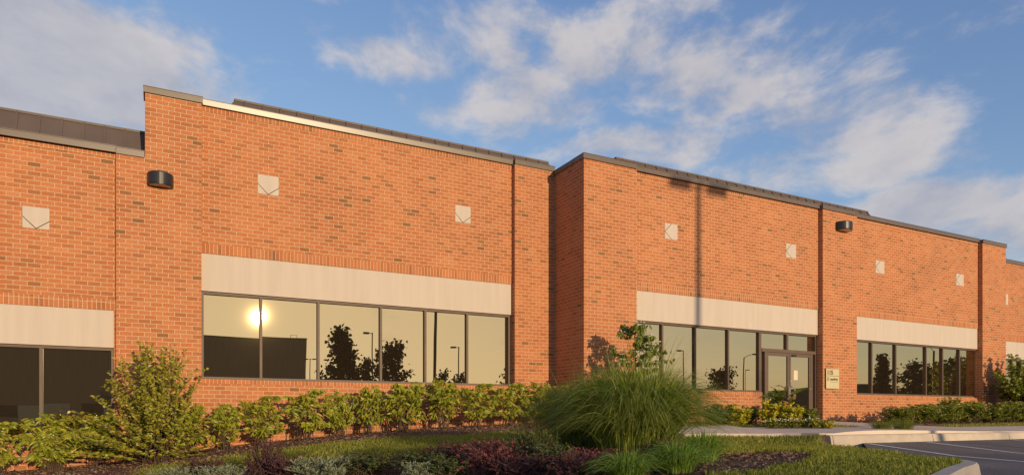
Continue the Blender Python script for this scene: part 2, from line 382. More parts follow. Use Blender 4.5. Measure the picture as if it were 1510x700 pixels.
# saw-cut joints in the pavement: real grooves read as thin dark strips
jb=B()
for x in np.arange(12.6,44,1.55):
    ys=np.linspace(8.70,10.6,8); zs=hG(np.full(8,x),ys)+.018
    for i in range(7): jb.face([(x-.006,ys[i],zs[i]),(x+.006,ys[i],zs[i]),(x+.006,ys[i+1],zs[i+1]),(x-.006,ys[i+1],zs[i+1])])
tag(jb.build('pavement_joints',GROOVE),kind='structure')

def build_kerb():
  b=B()
  for line in ([(x,8.5) for x in np.arange(60,11.05,-.22)]+[(11.1,8.5)],[p for p in resample(KERB,.22) if p[0]<10.6 and p[1]<7.6]):
    inn=offset_line(line,.17); prof=[]
    for p,q in zip(line,inn):
        z0=float(hA(*[np.array([t]) for t in p])[0]); zt=z0+.155-.14*float(np.interp(p[1],[4.5,5.3,8.15,8.46],[0,1,1,0]))
        o2=(p[0]+(q[0]-p[0])*.12,p[1]+(q[1]-p[1])*.12); 
        o3=(p[0]+(q[0]-p[0])*.24,p[1]+(q[1]-p[1])*.24)
        prof.append([(*p,z0-.1),(*p,z0+.01),(*o2,zt-.028),(*o3,zt),(q[0],q[1],zt+.004),(q[0],q[1],zt-.22)])
    s=0
    for a,c in zip(prof,prof[1:]):
        L=(Vector(c[0])-Vector(a[0])).length; s0=s; s+=L
        cut=int(s/3.05)!=int(s0/3.05)
        if cut:   # a joint: leave a 14 mm gap backed by a dark strip
            t=1-.014/L; c2=[tuple(Vector(a[k])*(1-t)+Vector(c[k])*t) for k in range(6)]
            for k in range(5): b.face([a[k],a[k+1],c2[k+1],c2[k]],0,smooth=False)
            dn=[(p[0],p[1],p[2]-.012) for p in c2]; de=[(p[0],p[1],p[2]-.012) for p in c]
            for k in range(2,4): b.face([dn[k],dn[k+1],de[k+1],de[k]],1)
        else:
            for k in range(5): b.face([a[k],a[k+1],c[k+1],c[k]],0)
    b.face(prof[-1],0); b.face(prof[0][::-1],0)
  o=b.build('kerb',[CONC,GROOVE],weld=False); tag(o,kind='structure')
build_kerb()

def stripe(p0,p1,w=.10):
    b=B(); a=Vector(p0); c=Vector(p1); t=(c-a).normalized(); n=Vector((-t.y,t.x))*w/2; k=24
    for i in range(k):
        u=a+(c-a)*(i/k); v=a+(c-a)*((i+1)/k)
        q=[u-n,u+n,v+n,v-n]; b.face([(r.x,r.y,float(hA(np.array([r.x]),np.array([r.y]))[0])+.006) for r in q][::-1])
    return b
pb=B()
for p0,p1 in (((13.75,8.35),(12.4,4.2)),((11.95,8.35),(9.9,2.5)),((16.9,8.35),(15.4,3.6)),((20,8.35),(18.4,3.6)),((23.2,8.35),(21.5,3.6))):
    s=stripe(p0,p1); off=len(pb.v); pb.v+=s.v; pb.f+=[tuple(i+off for i in f) for f in s.f]; pb.m+=s.m; pb.uv+=s.uv; pb.sm+=s.sm
tag(pb.build('parking_lines',WPAINT),kind='structure')

# ------------------------------------------------------------------ the building
bld=thing('office_building','long single-storey red brick office building with tan stone bands, bronze coping and mirrored windows','building',(9.7,16.3,0))
OX,OY=9.7,16.3
def part(b,name,mats,parent=None,label=None):
    """mesh authored in scene coordinates, stored relative to the building's base"""
    b.v=[(x-OX,y-OY,z) for x,y,z in b.v]
    o=b.build(name,mats,parent or bld)
    if label: o['label']=label
    return o
YL,YLP,YR,YRP=16.33,16.17,14.86,14.70
TOPL,TOPR,TOPLOW,TOPLOWR=6.92,6.80,5.60,6.24
COPH=.125
def bay_wall(x0,x1,Y,zb,top,wx0,wx1,sill,head,band_top,tiles,door=None):
    """wall of one bay: brick below the sill, jambs, stone band over the window, soldier courses, brick above"""
    b=B(); D=.30; y1=Y+D
    wt=top-COPH+.02
    if door: 
        b.box(wx0,door[0],Y,y1,zb-.4,sill-.094,0); b.box(wx0,door[0],Y-.004,y1,sill-.094,sill,1)
    else:
        b.box(wx0,wx1,Y,y1,zb-.4,sill-.094,0); b.box(wx0,wx1,Y-.004,y1,sill-.094,sill,1)
    if wx0-x0>.01: b.box(x0,wx0,Y,y1,zb-.4,band_top,0)
    if x1-wx1>.01: b.box(wx1,x1,Y,y1,zb-.4,band_top,0)
    b.box(x0,x1,Y-.004,y1,band_top,band_top+.215,1)
    # brick field, left open where the stone tiles sit
    z0,z1=band_top+.215,wt-.13
    xs=x0
    for (tx0,tx1,tz0,tz1) in tiles:
        if tx0>xs: b.box(xs,tx0,Y,y1,z0,z1,0)
        a=max(tx0,x0)
        b.box(a,tx1,Y,y1,z0,tz0,0); b.box(a,tx1,Y,y1,tz1,z1,0); xs=tx1
    b.box(xs,x1,Y,y1,z0,z1,0)
    b.box(x0,x1,Y-.012,y1,z1,wt,1)
    part(b,'brick_wall',[BRICK,SOLDIER])
    s=B(); s.box(wx0+.004,wx1-.004,Y+.015,y1,head,band_top-.004,0)
    n=max(1,round((wx1-wx0)/3.6))
    part(s,'stone_band',STONE)
def tile(x0,x1,z0,z1,Y,style):
    b=B(); g=.008; yf,yb=Y-.004,Y+.1; w=x1-x0; h=z1-z0; e=.003
    x0+=e;x1-=e;z0+=e;z1-=e
    if style=='v':
        l=(x0,z0+h*.52); c=((x0+x1)/2,z0); r=(x1,z0+h*.40)
        b.prism([(x0,z0),(c[0]-g*1.4,z0),(x0,l[1]-g*1.4)],yf,yb)
        b.prism([(c[0]+g*1.4,z0),(x1,z0),(x1,r[1]-g*1.4)],yf,yb)
        b.prism([(x0,l[1]+g*.6),(c[0],z0+g*1.2),(x1,r[1]+g*.6),(x1,z1),(x0,z1)],yf,yb)
    else:
        c=(x0,(z0+z1)/2-.02); t=(x0+w*.55,z1); d=(x0+w*.55,z0)
        b.prism([(x0,z0),(d[0]-g*1.6,z0),(x0,c[1]-g*1.6)],yf,yb)
        b.prism([(x0,c[1]+g*1.6),(t[0]-g*1.6,z1),(x0,z1)],yf,yb)
        b.prism([(x0+g*1.2,c[1]),(d[0]+g*.6,z0),(x1,z0),(x1,z1),(t[0]+g*.6,z1)],yf,yb)
    b.box(x0,x1,Y+.055,Y+.25,z0,z1,1)
    part(b,'accent_tile',[STONE,GROOVE])
def pilaster(x0,x1,yp,yb,zb,top,name='pilaster'):
    b=B(); b.box(x0,x1,yp,yb+.30,zb-.4,top-COPH+.02,0); return part(b,name,BRICK)
def coping(x0,x1,y0,y1,top,h=COPH,lap=.03,lean=0):
    b=B()
    if lean:   # fascia of this length flares out a little at the top and catches the sun
        b.box(x0,x1,y0-lap+lean+.002,y1,top-h,top-.012,0); b.face([(x0,y0-lap+lean,top-h),(x1,y0-lap+lean,top-h),(x1,y0-lap,top-.012),(x0,y0-lap,top-.012)])
        b.box(x0-.004,x1+.004,y0-lap-.008,y1+.012,top-.012,top,0)
        return part(b,'coping',COPING)
    b.box(x0,x1,y0-lap,y1,top-h,top-.012,0); b.box(x0-.004,x1+.004,y0-lap-.012,y1+.012,top-.012,top,0); b.box(x0,x1,y0-lap-.010,y0-lap+.01,top-h-.014,top-h,0)
    return part(b,'coping',COPING)
def window(Y,wx0,wx1,sill,head,mull,extra=None,fw=.055):
    yf,yg=Y+.07,Y+.135
    b=B(); b.box(wx0+.003,wx1-.003,yf,yg+.06,head-fw-.003,head-.003,0); b.box(wx0+.003,wx1-.003,yf-.02,yg+.06,sill+.003,sill+fw,0)
    b.box(wx0+.003,wx0+fw,yf+.001,yg+.06,sill+fw,head-fw-.003,0); b.box(wx1-fw,wx1-.003,yf+.001,yg+.06,sill+fw,head-fw-.003,0)
    for m in mull: b.box(m-fw/2,m+fw/2,yf+.002,yg+.06,sill+fw,head-fw-.003,0)
    f=part(b,'window',FRAME)
    g=B(); xs=[wx0]+list(mull)+[wx1]
    for a,c in zip(xs,xs[1:]):
        t=rng.normal(0,.0006); u=rng.normal(0,.0006)
        x0,x1,z0,z1=a+.01,c-.01,sill+.02,head-.02
        g.face([(x0,yg-t-u,z0),(x1,yg+t-u,z0),(x1,yg+t+u,z1),(x0,yg-t+u,z1)])
    part(g,'pane',GLASS,f)
    return f
# --- left, lower bay
t0=[(-2.34,-1.89,3.74,4.17)]
t0=[(-5.6,-5.15,3.74,4.17)]+t0
bay_wall(-12,-.74,YL,-1.4,TOPLOW,-9.6,-.78,-.49,1.455,2.225,t0)
for t in t0: tile(*t,YL,'v')
window(YL,-9.6,-.78,-.49,1.455,[-8.35,-7.09,-5.83,-4.57,-3.31,-2.045])
# --- pilaster A: its outer strip stops at the low coping, the rest runs up
b=B(); b.box(-.74,-.215,YLP,YL+.3,-1.6,TOPLOW-.05-COPH+.02,0); b.box(-.215,.86,YLP,YL+.3,-1.6,TOPL-COPH+.02,0); part(b,'pilaster',BRICK)
coping(-12,-.745,YL,YL+.32,TOPLOW,lap=.10); coping(-.735,-.225,YLP,YL+.32,TOPLOW-.045)
coping(-.245,.885,YLP,YL+.32,TOPL)
b=B(); b.box(-.215,.1,YL+.32,YL+2.2,4.9,TOPL-COPH,0); part(b,'return_wall',BRICK)
# --- bay 1
t1=[(2.02,2.48,5.07,5.51),(6.84,7.28,5.07,5.51)]
bay_wall(.86,8.52,YL,-.9,TOPL,.86,8.48,.855,2.78,3.60,t1)
for t in t1: tile(*t,YL,'v')
window(YL,.86,8.48,.855,2.78,[2.105,3.39,4.90,6.06,7.22])
coping(.89,8.49,YL,YL+.32,TOPL+.005,lap=.09,lean=.0155)
# --- pilaster B and the return to the projecting part
pilaster(8.50,9.86,YLP,YL,-.6,TOPL); coping(8.50,9.735,YLP,YL+.32,TOPL)
b=B(); b.box(9.73,10.03,YR+.301,YLP,-.7,TOPR-COPH+.02,0); part(b,'return_wall',BRICK)
b=B(); b.box(9.70,10.05,YR+.334,YLP+.5,TOPR-COPH,TOPR-.001,0); part(b,'coping',COPING)
pilaster(9.73,11.42,YRP,YR,-.6,TOPR,'corner_pilaster'); coping(9.70,11.40,YRP,YR+.32,TOPR)
# --- bay 2 with the entrance
DX0,DX1=16.28,18.80
t2=[(12.51,12.97,4.98,5.42),(17.31,17.76,4.98,5.42)]
bay_wall(11.42,18.85,YR,-.3,TOPR,11.42,DX1,.785,2.66,3.465,t2,door=(DX0,))
for t in t2: tile(*t,YR,'<')
window(YR,11.42,DX0,.785,2.66,[12.50,13.70,14.98])
coping(11.41,18.76,YR,YR+.32,TOPR+.003,lap=.08)
# entrance frame, transom, sidelights, two leaves
yf,yg=YR+.07,YR+.135
zb=-.07
b=B()
for x0,x1,za,zc in ((DX0-.02,DX0+.045,zb,2.655),(DX1-.065,DX1-.003,zb,2.655),(16.47,16.55,zb,2.03),(18.53,18.61,zb,2.03),(17.42,17.50,2.13,2.60)):
    b.box(x0,x1,yf,yg+.06,za,zc,0)
b.box(DX0+.045,DX1-.065,yf+.001,yg+.06,2.60,2.657,0); b.box(DX0+.045,DX1-.065,yf-.012,yg+.06,2.03,2.13,0)
b.box(DX0+.045,16.47,yf,yg+.06,zb,zb+.12,0); b.box(18.61,DX1-.065,yf,yg+.06,zb,zb+.12,0)
ent=part(b,'entrance_frame',FRAME)
g=B()
for x0,x1,z0,z1 in ((DX0+.03,17.44,2.11,2.62),(17.48,DX1-.05,2.11,2.62),(DX0+.03,16.49,zb+.1,2.05),(18.59,DX1-.05,zb+.1,2.05)):
    g.face([(x0,yg,z0),(x1,yg,z0),(x1,yg,z1),(x0,yg,z1)])
part(g,'pane',GLASS,ent)
for side,(x0,x1) in enumerate(((16.555,17.535),(17.545,18.525))):
    b=B(); z0,z1=zb+.012,2.024; y0,y1=yf+.006,yf+.05
    b.box(x0,x0+.075,y0,y1,z0,z1); b.box(x1-.075,x1,y0,y1,z0,z1); b.box(x0+.075,x1-.075,y0+.001,y1,z1-.10,z1); b.box(x0+.075,x1-.075,y0+.001,y1,z0,z0+.19)
    d=part(b,'door',FRAME)
    g=B(); g.face([(x0+.06,yf+.03,z0+.17),(x1-.06,yf+.03,z0+.17),(x1-.06,yf+.03,z1-.08),(x0+.06,yf+.03,z1-.08)]); part(g,'pane',GLASS,d)
    hx=x1-.05 if side==0 else x0+.06
    h=B(); off=.0 if side==0 else .11
    h.tube([(hx,y0,.98),(hx,y0-.06,.98),(hx+off,y0-.065,.97),(hx+off,y0-.065,.66),(hx,y0-.06,.65),(hx,y0,.65)],[.019]*6,8); part(h,'handle',STEEL,d)
    if side:
        k=B(); k.tube([(x0+.037,y0,1.16),(x0+.037,y0-.025,1.16)],[.03,.026],10); part(k,'lock',STEEL,d); k=B(); k.tube([(x1-.037,y0,.93),(x1-.037,y0-.02,.93)],[.028,.024],10); part(k,'lock',STEEL,d)
        n=B(); n.box(x0+.22,x0+.40,yf+.024,yf+.028,1.20,1.50); part(n,'notice',noisy('paper',(.62,.50,.36),(.66,.54,.40),4,.8),d)
        c=B(); c.box(x0+.10,x0+.30,y0-.03,y0+.002,1.925,1.985); part(c,'closer',FIXT,d)
# --- pilaster D, bay 3, pilaster E, far low bay
pilaster(18.79,20.45,YRP,YR,-.3,TOPR-.02); coping(18.765,20.44,YRP,YR+.32,TOPR-.02)
t3=[(21.64,22.11,4.92,5.36),(26.30,26.78,4.92,5.36)]
bay_wall(20.45,27.85,YR,-.3,TOPR-.02,20.58,27.82,.785,2.62,3.39,t3)
for t in t3: tile(*t,YR,'<')
window(YR,20.58,27.82,.785,2.62,[21.56,22.86,24.6,25.6,26.66])
coping(20.45,27.70,YR,YR+.32,TOPR-.017,lap=.08)
pilaster(27.72,29.32,YRP,YR,-.3,TOPR-.05); coping(27.71,29.34,YRP,YR+.32,TOPR-.05)
t4=[(29.33,29.78,4.45,4.88),(34.0,34.45,4.45,4.88)]
bay_wall(29.32,42,YR,-.3,TOPLOWR,29.60,37,.785,2.35,3.03,t4)
for t in t4: tile(*t,YR,'<')
window(YR,29.60,37,.785,2.35,[30.8,32.0,33.3,34.6,35.8]); coping(29.345,42,YR,YR+.32,TOPLOWR,lap=.04)
# --- standing seam metal roofs behind the parapets and the roof deck
def metal_roof(x0,x1,yb,zb_,yr,zr,hip0,hip1,seam=.40):
    b=B()
    A=Vector((x0,yb,zb_)); Bq=Vector((x1,yb,zb_)); Cq=Vector((x1-hip1,yr,zr)); Dq=Vector((x0+hip0,yr,zr))
    b.face([A,Bq,Cq,Dq])
    b.face([Dq,Cq,(x1-hip1,yr+2.2,zr+.02),(x0+hip0,yr+2.2,zr+.02)])
    if hip0: b.face([A,Dq,(x0+hip0,yr+2.2,zr+.02),(x0,yb+2.6,zb_)])
    else: b.face([A,Dq,(x0,yr+2.2,zr+.02),(x0,yr+2.2,zb_)])
    if hip1: b.face([Bq,(x1,yb+2.6,zb_),(x1-hip1,yr+2.2,zr+.02),Cq])
    else: b.face([Bq,(x1,yr+2.2,zb_),(x1,yr+2.2,zr+.02),Cq])
    n=(Bq-A).cross(Dq-A).normalized()
    x=x0+seam*.6
    while x<x1-.02:
        zt=1.0
        if hip0 and x<x0+hip0: zt=(x-x0)/hip0
        if hip1 and x>x1-hip1: zt=(x1-x)/hip1
        if zt>.06:
            p=Vector((x,yb,zb_)); q=Vector((x,yb+(yr-yb)*zt,zb_+(zr-zb_)*zt))
            w=Vector((.024,0,0)); h=n*.028
            for s in ((p-w,q-w,q-w+h,p-w+h),(p+w+h,q+w+h,q+w,p+w),(p-w+h,q-w+h,q+w+h,p+w+h),(q-w,q+w,q+w+h,q-w+h)): b.face(list(s))
        x+=seam
    # ridge cap
    b.box(x0+hip0-.02,x1-hip1+.02,yr-.03,yr+.10,zr+.003,zr+.022)
    b.box(x0+hip0-.02,x1-hip1+.02,yr-.034,yr-.022,zr-.03,zr+.021)
    part(b,'metal_roof',ROOFM)
metal_roof(-12,-.23,16.62,5.40,17.1,6.28,0,0,.385)
metal_roof(1.22,10.6,16.85,6.80,17.3,7.49,.42,.42)
metal_roof(11.2,23.1,15.45,6.70,15.9,7.405,.42,.42)
metal_roof(29.6,42,15.5,6.02,15.95,6.62,0,0)
b=B(); b.box(-12,-.22,16.63,26,5.0,5.38); b.box(-.22,29.3,16.65,26,6.2,6.6); b.box(29.3,42,15.2,26,5.6,6.0); b.box(10.03,29.3,15.2,16.65,6.2,6.6)
part(b,'roof_deck',ROOFM)  # unseen roof deck, added to block light behind the parapets
b=B(); b.box(-12,42,26,26.3,-2,6.0); b.box(-12.3,-12,16.6,26.3,-2,5.4); b.box(42,42.3,15.2,26.3,-2,6.0); part(b,'outer_wall',BRICK)

# ------------------------------------------------------------------ wall lamps and sign
def wall_lamp(x,z,Y,w,label):
    t=thing('wall_lamp',label,'wall lamp',(x,Y,z),'drum wall lamps on the pilasters')
    b=B(); n=22; r=w/2; h=.235; dep=r*1.05; prof=[]
    def ring(zz,k): return [(k*r*math.cos(a),-k*dep*math.sin(a)*.95-.012,zz) for a in np.linspace(0,PI,n)]
    R=[ring(-h/2,1.0),ring(h/2-.02,1.0),ring(h/2,.95)]
    for p,q in zip(R,R[1:]):
        for i in range(n-1): b.face([p[i+1],p[i],q[i],q[i+1]],smooth=True)
    b.face(R[-1][::-1]+[]); b.face(R[0])
    b.face([R[0][0],R[0][-1],R[2][-1],R[2][0]])
    b.build('housing',FIXT,t)
    b=B(); lo=ring(-h/2-.028,.97); hi=ring(-h/2-.002,.985)
    for i in range(n-1): b.face([lo[i+1],lo[i],hi[i],hi[i+1]],smooth=True)
    b.face(lo); b.build('rim',FIXT,t)
    b=B(); lo=ring(-h/2-.031,.86); b.face(lo); b.build('lens',LENS,t)
    b=B(); b.box(-r*.6,r*.6,-.011,-.001,-h*.4,h*.4); b.build('back_plate',FIXT,t)
    return t
wall_lamp(.07,5.0,YLP,.50,'black half-drum wall lamp high on the brick pilaster left of the sunlit window')
wall_lamp(19.70,6.19,YRP,.62,'black half-drum wall lamp high on the pilaster above the small door sign')
sg=thing('wall_sign','tan rectangular wall sign reading 115 on the brick pilaster right of the door','sign',(19.2,YRP,1.26))
b=B(); b.box(-.31,.31,-.045,-.002,-.315,.315); b.build('sign_panel',SIGNF,sg)
b=B(); b.box(-.325,.3,-.0015,-.0005,-.33,.325); b.box(-.318,-.3105,-.043,-.003,-.315,.315); b.build('sign_edge',FIXT,sg)
b=B(); b.box(-.27,.30,-.049,-.0455,.085,.096); b.box(-.13,.27,-.049,-.0455,-.105,-.097); b.build('divider',SIGNT,sg)
def text(s,size,x,z,name):
    cu=bpy.data.curves.new(name,'FONT'); cu.body=s; cu.size=size; cu.extrude=.0015; cu.offset=size*.035
    o=bpy.data.objects.new(name,cu); COL.objects.link(o); bpy.context.view_layer.update()
    me=bpy.data.meshes.new_from_object(o.evaluated_get(bpy.context.evaluated_depsgraph_get())); me.name=name
    bpy.data.objects.remove(o); me.materials.append(SIGNT); me.transform(Matrix.Rotation(PI/2,4,'X')); 
    return link(name,me,sg,(x,-.0472,z))
text('115',.19,-.27,.135,'number')
text('LiquidHub',.092,-.14,-.045,'lettering')
b=B(); b.box(-.25,-.19,-.049,-.0455,.02,.038); b.box(-.25,-.232,-.049,-.0456,-.05,.02); b.box(-.25,-.19,-.049,-.0455,-.068,-.05); b.box(-.215,-.19,-.0488,-.0455,-.02,0); b.build('logo',SIGNT,sg)

# ------------------------------------------------------------------ plants
def unit(v): return v/np.maximum(np.linalg.norm(v,axis=-1,keepdims=True),1e-9)
def leaf_mesh(name, P, D, L, W, mat, curl=.3, fold=.25, up=None, roll=1.1):
    """P base points, D directions, L lengths, W widths -> folded, curved leaf blades (4 tris + keel)"""
    n=len(P); D=unit(D); U=np.tile([0,-.75,.75],(n,1)) if up is None else up
    U=U+rng.normal(0,roll*.5,(n,3)); S=unit(np.cross(D,U)); Nn=unit(np.cross(S,D))
    L=L[:,None]; W=W[:,None]
    def at(t,drop): return P+D*L*t-Nn*L*curl*drop
    c1=at(.35,.10); c2=at(.68,.42); tip=at(1.0,1.0)
    k1=Nn*W*fold; 
    V=np.stack([P, c1-S*W*.46+k1, c1, c1+S*W*.46+k1, c2-S*W*.40+k1*.8, c2, c2+S*W*.40+k1*.8, tip],1)
    base=np.array([[0,2,1],[0,3,2],[1,2,5],[1,5,4],[2,3,6],[2,6,5],[4,5,7],[5,6,7]])
    F=(np.arange(n)[:,None,None]*8+base[None]).reshape(-1,3)
    return np_mesh(name,V.reshape(-1,3),F,mat)
def blade_mesh(name, P, H, lean, az, W, mat, seg=5, curve=2.0, arch=.75):
    """arching grass blades: leave at base steep, bend outward by `lean` metres"""
    n=len(P); t=np.linspace(0,1,seg+1)[None,:,None]
    out=np.stack([np.cos(az),np.sin(az),np.zeros(n)],-1)[:,None,:]
    side=np.stack([-np.sin(az),np.cos(az),np.zeros(n)],-1)[:,None,:]+rng.normal(0,.35,(n,1,3))
    k=(.2+2.6*np.clip(lean/np.maximum(H,.01)*arch,0,1.25))[:,None,None]
    tp=np.clip(((1+k)/(2.3*k))**(1/1.3),0,1); pk=(1+k)*tp-k*tp**2.3
    z=H[:,None,None]*((1+k)*t-k*t**2.3)/pk
    c=P[:,None,:]+out*lean[:,None,None]*t**curve+np.array([0,0,1.0])*z
    w=W[:,None,None]*(1-t**2.5)*.5+1e-4
    A=c-side*w; Bq=c+side*w
    V=np.stack([A,Bq],2).reshape(n,-1,3)
    f=[[2*i,2*i+1,2*i+3,2*i+2] for i in range(seg)]
    F=(np.arange(n)[:,None,None]*V.shape[1]+np.array(f)[None]).reshape(-1,4)
    return np_mesh(name,V.reshape(-1,3),F,mat)

def shrub_parts(H, R, shoots, per, ll, lw, prof, droop=.4, hmin=.12, along=.55, spread=.9, whorl=False, stem_r=.006, jit=.06, upright=.5, seed=0):
    """woody shoots rising from the base, leaves along each; returns leaf arrays and a stem builder"""
    r=np.random.default_rng(seed+5); st=B(); P=[];D=[]
    for i in range(shoots):
        a=r.uniform(0,2*PI); h=H*(hmin+(1-hmin)*r.uniform(0,1)**.85); rad=R*prof(h/H)*math.sqrt(r.uniform(.05,1))
        b0=np.array([r.normal(0,jit),r.normal(0,jit),-.03]); e=np.array([rad*math.cos(a),rad*math.sin(a),h])
        mid=b0*.5+e*.5+np.array([0,0,h*.12])-np.array([math.cos(a),math.sin(a),0])*rad*.18*upright*2
        ts=np.linspace(0,1,7)[:,None]; cur=(1-ts)**2*b0+2*ts*(1-ts)*mid+ts**2*e
        st.tube([tuple(c) for c in cur[::2]],[stem_r*1.5,stem_r,stem_r*.7,stem_r*.3],4,caps=False)
        tt=r.uniform(1-along,1,per) if not whorl else np.where(r.uniform(0,1,per)<.6,r.uniform(.93,1,per),r.uniform(1-along,1,per))
        for t in tt:
            c=(1-t)**2*b0+2*t*(1-t)*mid+t**2*e; tg=2*(1-t)*(mid-b0)+2*t*(e-mid); tg/=np.linalg.norm(tg)+1e-9
            an=r.uniform(0,2*PI); o=np.array([math.cos(an),math.sin(an),0])
            d=tg*(1-spread)*1.2+o*spread+np.array([0,0,.25-droop*r.uniform(.4,1.5)])
            P.append(c); D.append(d)
    P=np.array(P);D=np.array(D);n=len(P)
    return P,D,ll*r.uniform(.6,1.2,n),lw*r.uniform(.7,1.2,n),st
def shrub(name,label,cat,x,y,mat,group=None,z=None,leafname='foliage',rz=0,scale=(1,1,1),curl=.3,fold=.22,loc=None,stem=STEM,**k):
    t=thing(name,label,cat,(x,y,g1(x,y) if z is None else z),group)
    P,D,L,W,st=shrub_parts(**k)
    link(leafname,leaf_mesh(leafname,P,D,L,W,mat,curl,fold),t); st.build('stems',stem,t)
    t.rotation_euler=(0,0,rz); t.scale=scale
    return t
round_=lambda h: math.sqrt(max(0,1-((h-.5)/.56)**2))
vase=lambda h: .35+.65*min(1,h/.7)
cone=lambda h: max(.08,1.02-h*.95) if h>.12 else .9
fat=lambda h: min(1,.72+.5*h)*(1 if h<.75 else math.sqrt(max(0,1-((h-.75)/.30)**2)))

# laurel hedge along the wall: four patterns of growth, each shrub placed on its own
HG='laurel hedge shrubs along the left wall'
protos=[]
for s in range(4):
    k=dict(H=1.0,R=.52,shoots=30+5*s,per=24,ll=.155,lw=.052,prof=fat,droop=.6,hmin=.26,along=.40,spread=.8,whorl=True,stem_r=.006,jit=.10,upright=.7,seed=40+s)
    protos.append(k)
hx=[(-2.62,15.55,.95,.85,'leafy laurel shrub cut by the left edge of the photo, below the dark window'),
    (-1.72,15.50,1.02,1.1,'broad laurel shrub under the mullion of the dark left window'),
    (-.98,15.55,.98,1.0,'laurel shrub between the broad one under the dark window and the tall holly'),
    (.62,15.75,.98,.8,'thin laurel shrub just right of the tall holly, brick showing below it'),
    (1.28,15.60,.90,.85,'sparse laurel shrub below the left corner of the sunlit window'),
    (2.02,15.50,.98,1.1,'full yellow-green laurel shrub below the sun glint in the window'),
    (2.95,15.55,1.0,1.15,'drooping laurel shrub below the second mullion of the sunlit window, bare brick to its right'),
    (3.75,15.75,.86,.75,'small laurel shrub behind the gap in the hedge, under the reflected tree'),
    (4.35,15.60,.95,.85,'narrow upright laurel shrub right of the gap in the hedge'),
    (5.15,15.45,.93,1.2,'wide laurel shrub touching the ground below the fourth window pane'),
    (6.15,15.50,.92,1.15,'dense laurel shrub below the reflected thick lamp post'),
    (7.05,15.45,.86,1.15,'dense laurel shrub below the last mullion of the sunlit window'),
    (7.95,15.50,.86,1.15,'laurel shrub under the right end of the sunlit window'),
    (8.85,15.45,.84,1.1,'laurel shrub at the foot of the brick pilaster right of the sunlit window'),
    (9.55,14.95,.80,1.05,'last laurel shrub of the hedge, in the shaded corner by the big ornamental grass')]
made={}
HK=lambda x: 1.06+.22*min(1,max(0,(x-1)/5))*(1+.12*math.sin(x*5.3))
for i,(x,y,h,w,lab) in enumerate(hx):
    s=(i*7+i//3)%4; rz=rng.uniform(-.7,.7); loc=(x,y,g1(x,y))
    if s not in made:
        t=shrub('laurel_shrub',lab,'shrub',x,y,LAUREL,HG,curl=.35,**protos[s]); t.scale=(w*.88,w*.8,h*HK(x)); t.rotation_euler=(0,0,rz); made[s]=t
    else: dup(made[s],loc,rz,(w*.88,w*.8,h*HK(x)),lab)
# tall holly
shrub('holly_bush','tall loose holly bush in front of the left pilaster, twice as high as the hedge','shrub',.02,15.15,HOLLY,H=2.35,R=2.05,shoots=140,per=46,ll=.088,lw=.048,
      prof=lambda h:(.95 if h<.35 else max(.2,.95-1.15*(h-.35))),droop=.0,hmin=.06,along=.72,spread=.75,stem_r=.006,jit=.16,upright=.15,seed=3,curl=.15)
# dogwood with white bracts
def dogwood():
    t=thing('dogwood_sapling','young dogwood with drooping leaves and white flowers beside the corner pilaster','tree',(10.42,13.45,g1(10.42,13.45)))
    r=np.random.default_rng(8); st=B(); P=[];D=[];FP=[];FD=[]
    H=2.4; st.tube([(0,0,-.05),(.03,0,.8),(0,.02,1.6),(-.02,0,H)],[.028,.022,.015,.005],7)
    for i in range(44):
        z=r.uniform(.75,H*.99); a=r.uniform(0,2*PI); ln=(.30+.50*(1-z/H)**.7)*r.uniform(.6,1.15)
        if i<3: z=1.5+.2*i; a=-.45+.15*i; ln=.95-.12*i
        e=np.array([ln*math.cos(a),ln*math.sin(a),z+.10]); s=np.array([0,0,z-.06])
        m=(s+e)/2+np.array([0,0,.05]); st.tube([tuple(s),tuple(m),tuple(e)],[.008,.006,.002],4,caps=False)
        for q in range(24):
            u=r.uniform(.3,1.05); c=s*(1-u)+e*u+np.array([0,0,.03])+r.normal(0,.03,3); an=r.uniform(0,2*PI)
            P.append(c); D.append([math.cos(an)*.7,math.sin(an)*.7,-.55-r.uniform(0,.5)])
        if z>1.0:
            for q in range(r.integers(0,4)):
                u=r.uniform(.45,1.0); c=s*(1-u)+e*u+np.array([0,0,.075])
                for w in range(4):
                    an=w*PI/2+r.uniform(-.15,.15); FP.append(c); FD.append([math.cos(an),math.sin(an)-.5,.25])
    P=np.array(P);D=np.array(D,float);n=len(P)
    link('foliage',leaf_mesh('foliage',P,D,r.uniform(.09,.14,n),r.uniform(.045,.065,n),DOGW,.25,.2),t)
    FP=np.array(FP);FD=np.array(FD,float);n=len(FP)
    link('flowers',leaf_mesh('flowers',FP,FD,np.full(n,.085),np.full(n,.055),PETAL,.15,.1,roll=.1),t)
    st.build('trunk',BARK,t)
dogwood()
# small tree at the right edge
def small_tree():
    x,y=28.55,13.75
    t=thing('small_tree','small round-leaved tree at the right edge of the photo beside the last pilaster','tree',(x,y,g1(x,y)))
    P,D,L,W,st=shrub_parts(H=2.55,R=1.05,shoots=70,per=34,ll=.15,lw=.09,prof=lambda h:round_(min(1,h*.9+.05))*.9+.1,droop=.55,hmin=.35,along=.45,spread=.85,stem_r=.011,jit=.05,upright=.6,seed=77)
    link('foliage',leaf_mesh('foliage',P,D,L,W,HEDGE,.25,.2),t); st.tube([(0,0,-.1),(0,0,1.2)],[.045,.03],8); st.build('trunk',BARK,t)
small_tree()
